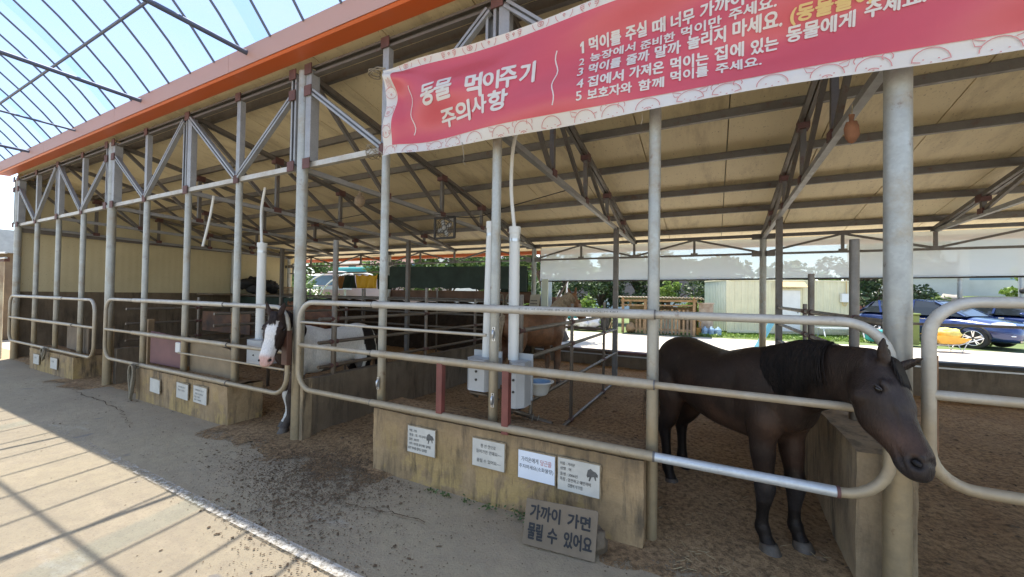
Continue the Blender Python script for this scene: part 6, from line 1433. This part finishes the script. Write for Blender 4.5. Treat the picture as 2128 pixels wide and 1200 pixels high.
for _ in range(1000): S.append((rng.uniform(-12, .5), 2.6-abs(rng.normal())*.55, .006))
clods('dung_crumbs', 'scattered brown dung and dirt crumbs on the paving before the palomino stall', S, M['clod'], .0022, .0068)
S = [(rng.uniform(-13, 6), rng.uniform(2.85, 7), 0) for _ in range(2600)]; S = [(x, y, dirth(x, y)+.002) for x, y, _ in S]
clods('dirt_crumbs', 'loose earth crumbs over the stall floors', S, M['clod'], .005, .015)
S = []
mb = MB()
for _ in range(420):
    x, y = (rng.uniform(-.2, .7), rng.uniform(2.2, 2.75)) if rng.uniform() < .35 else (rng.uniform(-3, .8), rng.uniform(2.9, 5.5)); a = rng.uniform(0, 3.14); l = rng.uniform(.02, .06); z = max(.012, dirth(x, y)+.01)
    mb.beam((x, y, z), (x+l*math.cos(a), y+l*math.sin(a), z+rng.uniform(0, .01)), .002, .002)
M['straw'] = simple('straw', (.42, .33, .18), .8, 0, .2, 20, 0); tag(mb.build('straw_bits', M['straw']), 'thin straw bits over the stall floor', 'straw', kind='stuff')
M['moss'] = leafmat('weed_leaves', (.04, .08, .02), (.11, .17, .05))
for i, (x, s) in enumerate(((-2.0, .03), (-1.86, .025), (-1.66, .03), (-1.45, .035), (-1.16, .07))):
    q = rng.normal(size=(90 if s > .05 else 26, 3))*np.array([s, s*.5, s*.4]); q[:, 2] = np.abs(q[:, 2])+.012
    o = leaves(q+np.array([x, 2.55, 0]), .014, M['moss'], 'weed', None); tag(o, ('largest green weed at the foot of the wall beside the leaning board' if s > .05 else 'small weed at the foot of the notice wall, %s' % ('leftmost', 'second from left', 'below the cream plate', 'nearest the big weed')[min(i, 3)]), 'weed', 'weeds along the notice wall')
b = MB(); b.ell((-.66, 2.46, .07), (.09, .07, .09), 12, 8, jit=.5); tag(b.build('shadow_prop', M['concdark']), 'dark stone added to prop the leaning warning board and stand in for the shadow behind it', 'stone')  # added prop, dark to stand in for the shadow behind the board
for i, (cx, cy, r) in enumerate(((-2.35, .98, .05), (-2.17, 1.35, .035), (-1.9, 1.15, .03), (-2.0, .9, .035))):
    b = MB(); b.ell((cx, cy, .006), (r, r*.7, .006), 14, 6, jit=.6); tag(b.build('dried_dropping', M['clod']), 'flat dried dropping on the sunlit paving, %s' % ('the largest', 'the one nearest the painted line', 'the rightmost', 'the one nearest the camera')[i], 'dropping', 'flat droppings')

# cracks in the paving, as thin dark sunken strips
cm = MB(); random.seed(21)
for (x0, y0, x1, y1, w) in ((-8.6, 2.35, -6.9, 2.28, .009), (-6.9, 2.28, -5.9, 2.05, .006), (-2.75, 2.05, -1.75, 2.2, .006), (-1.2, 1.75, -.75, 2.0, .005)):
    n = 26; P = [(x0+(x1-x0)*i/n+random.uniform(-.01, .01), y0+(y1-y0)*i/n+.05*mnoise.noise(Vector((i*.4, x0, 0)))+random.uniform(-.008, .008)) for i in range(n+1)]
    for a, b in zip(P, P[1:]): ww = w*random.uniform(.3, 1); cm.add([(a[0], a[1]-ww, .0155), (b[0], b[1]-ww, .0155), (b[0], b[1]+ww, .0155), (a[0], a[1]+ww, .0155)], [(0, 1, 2, 3)])
structure('paving_cracks', cm, M['clod'])
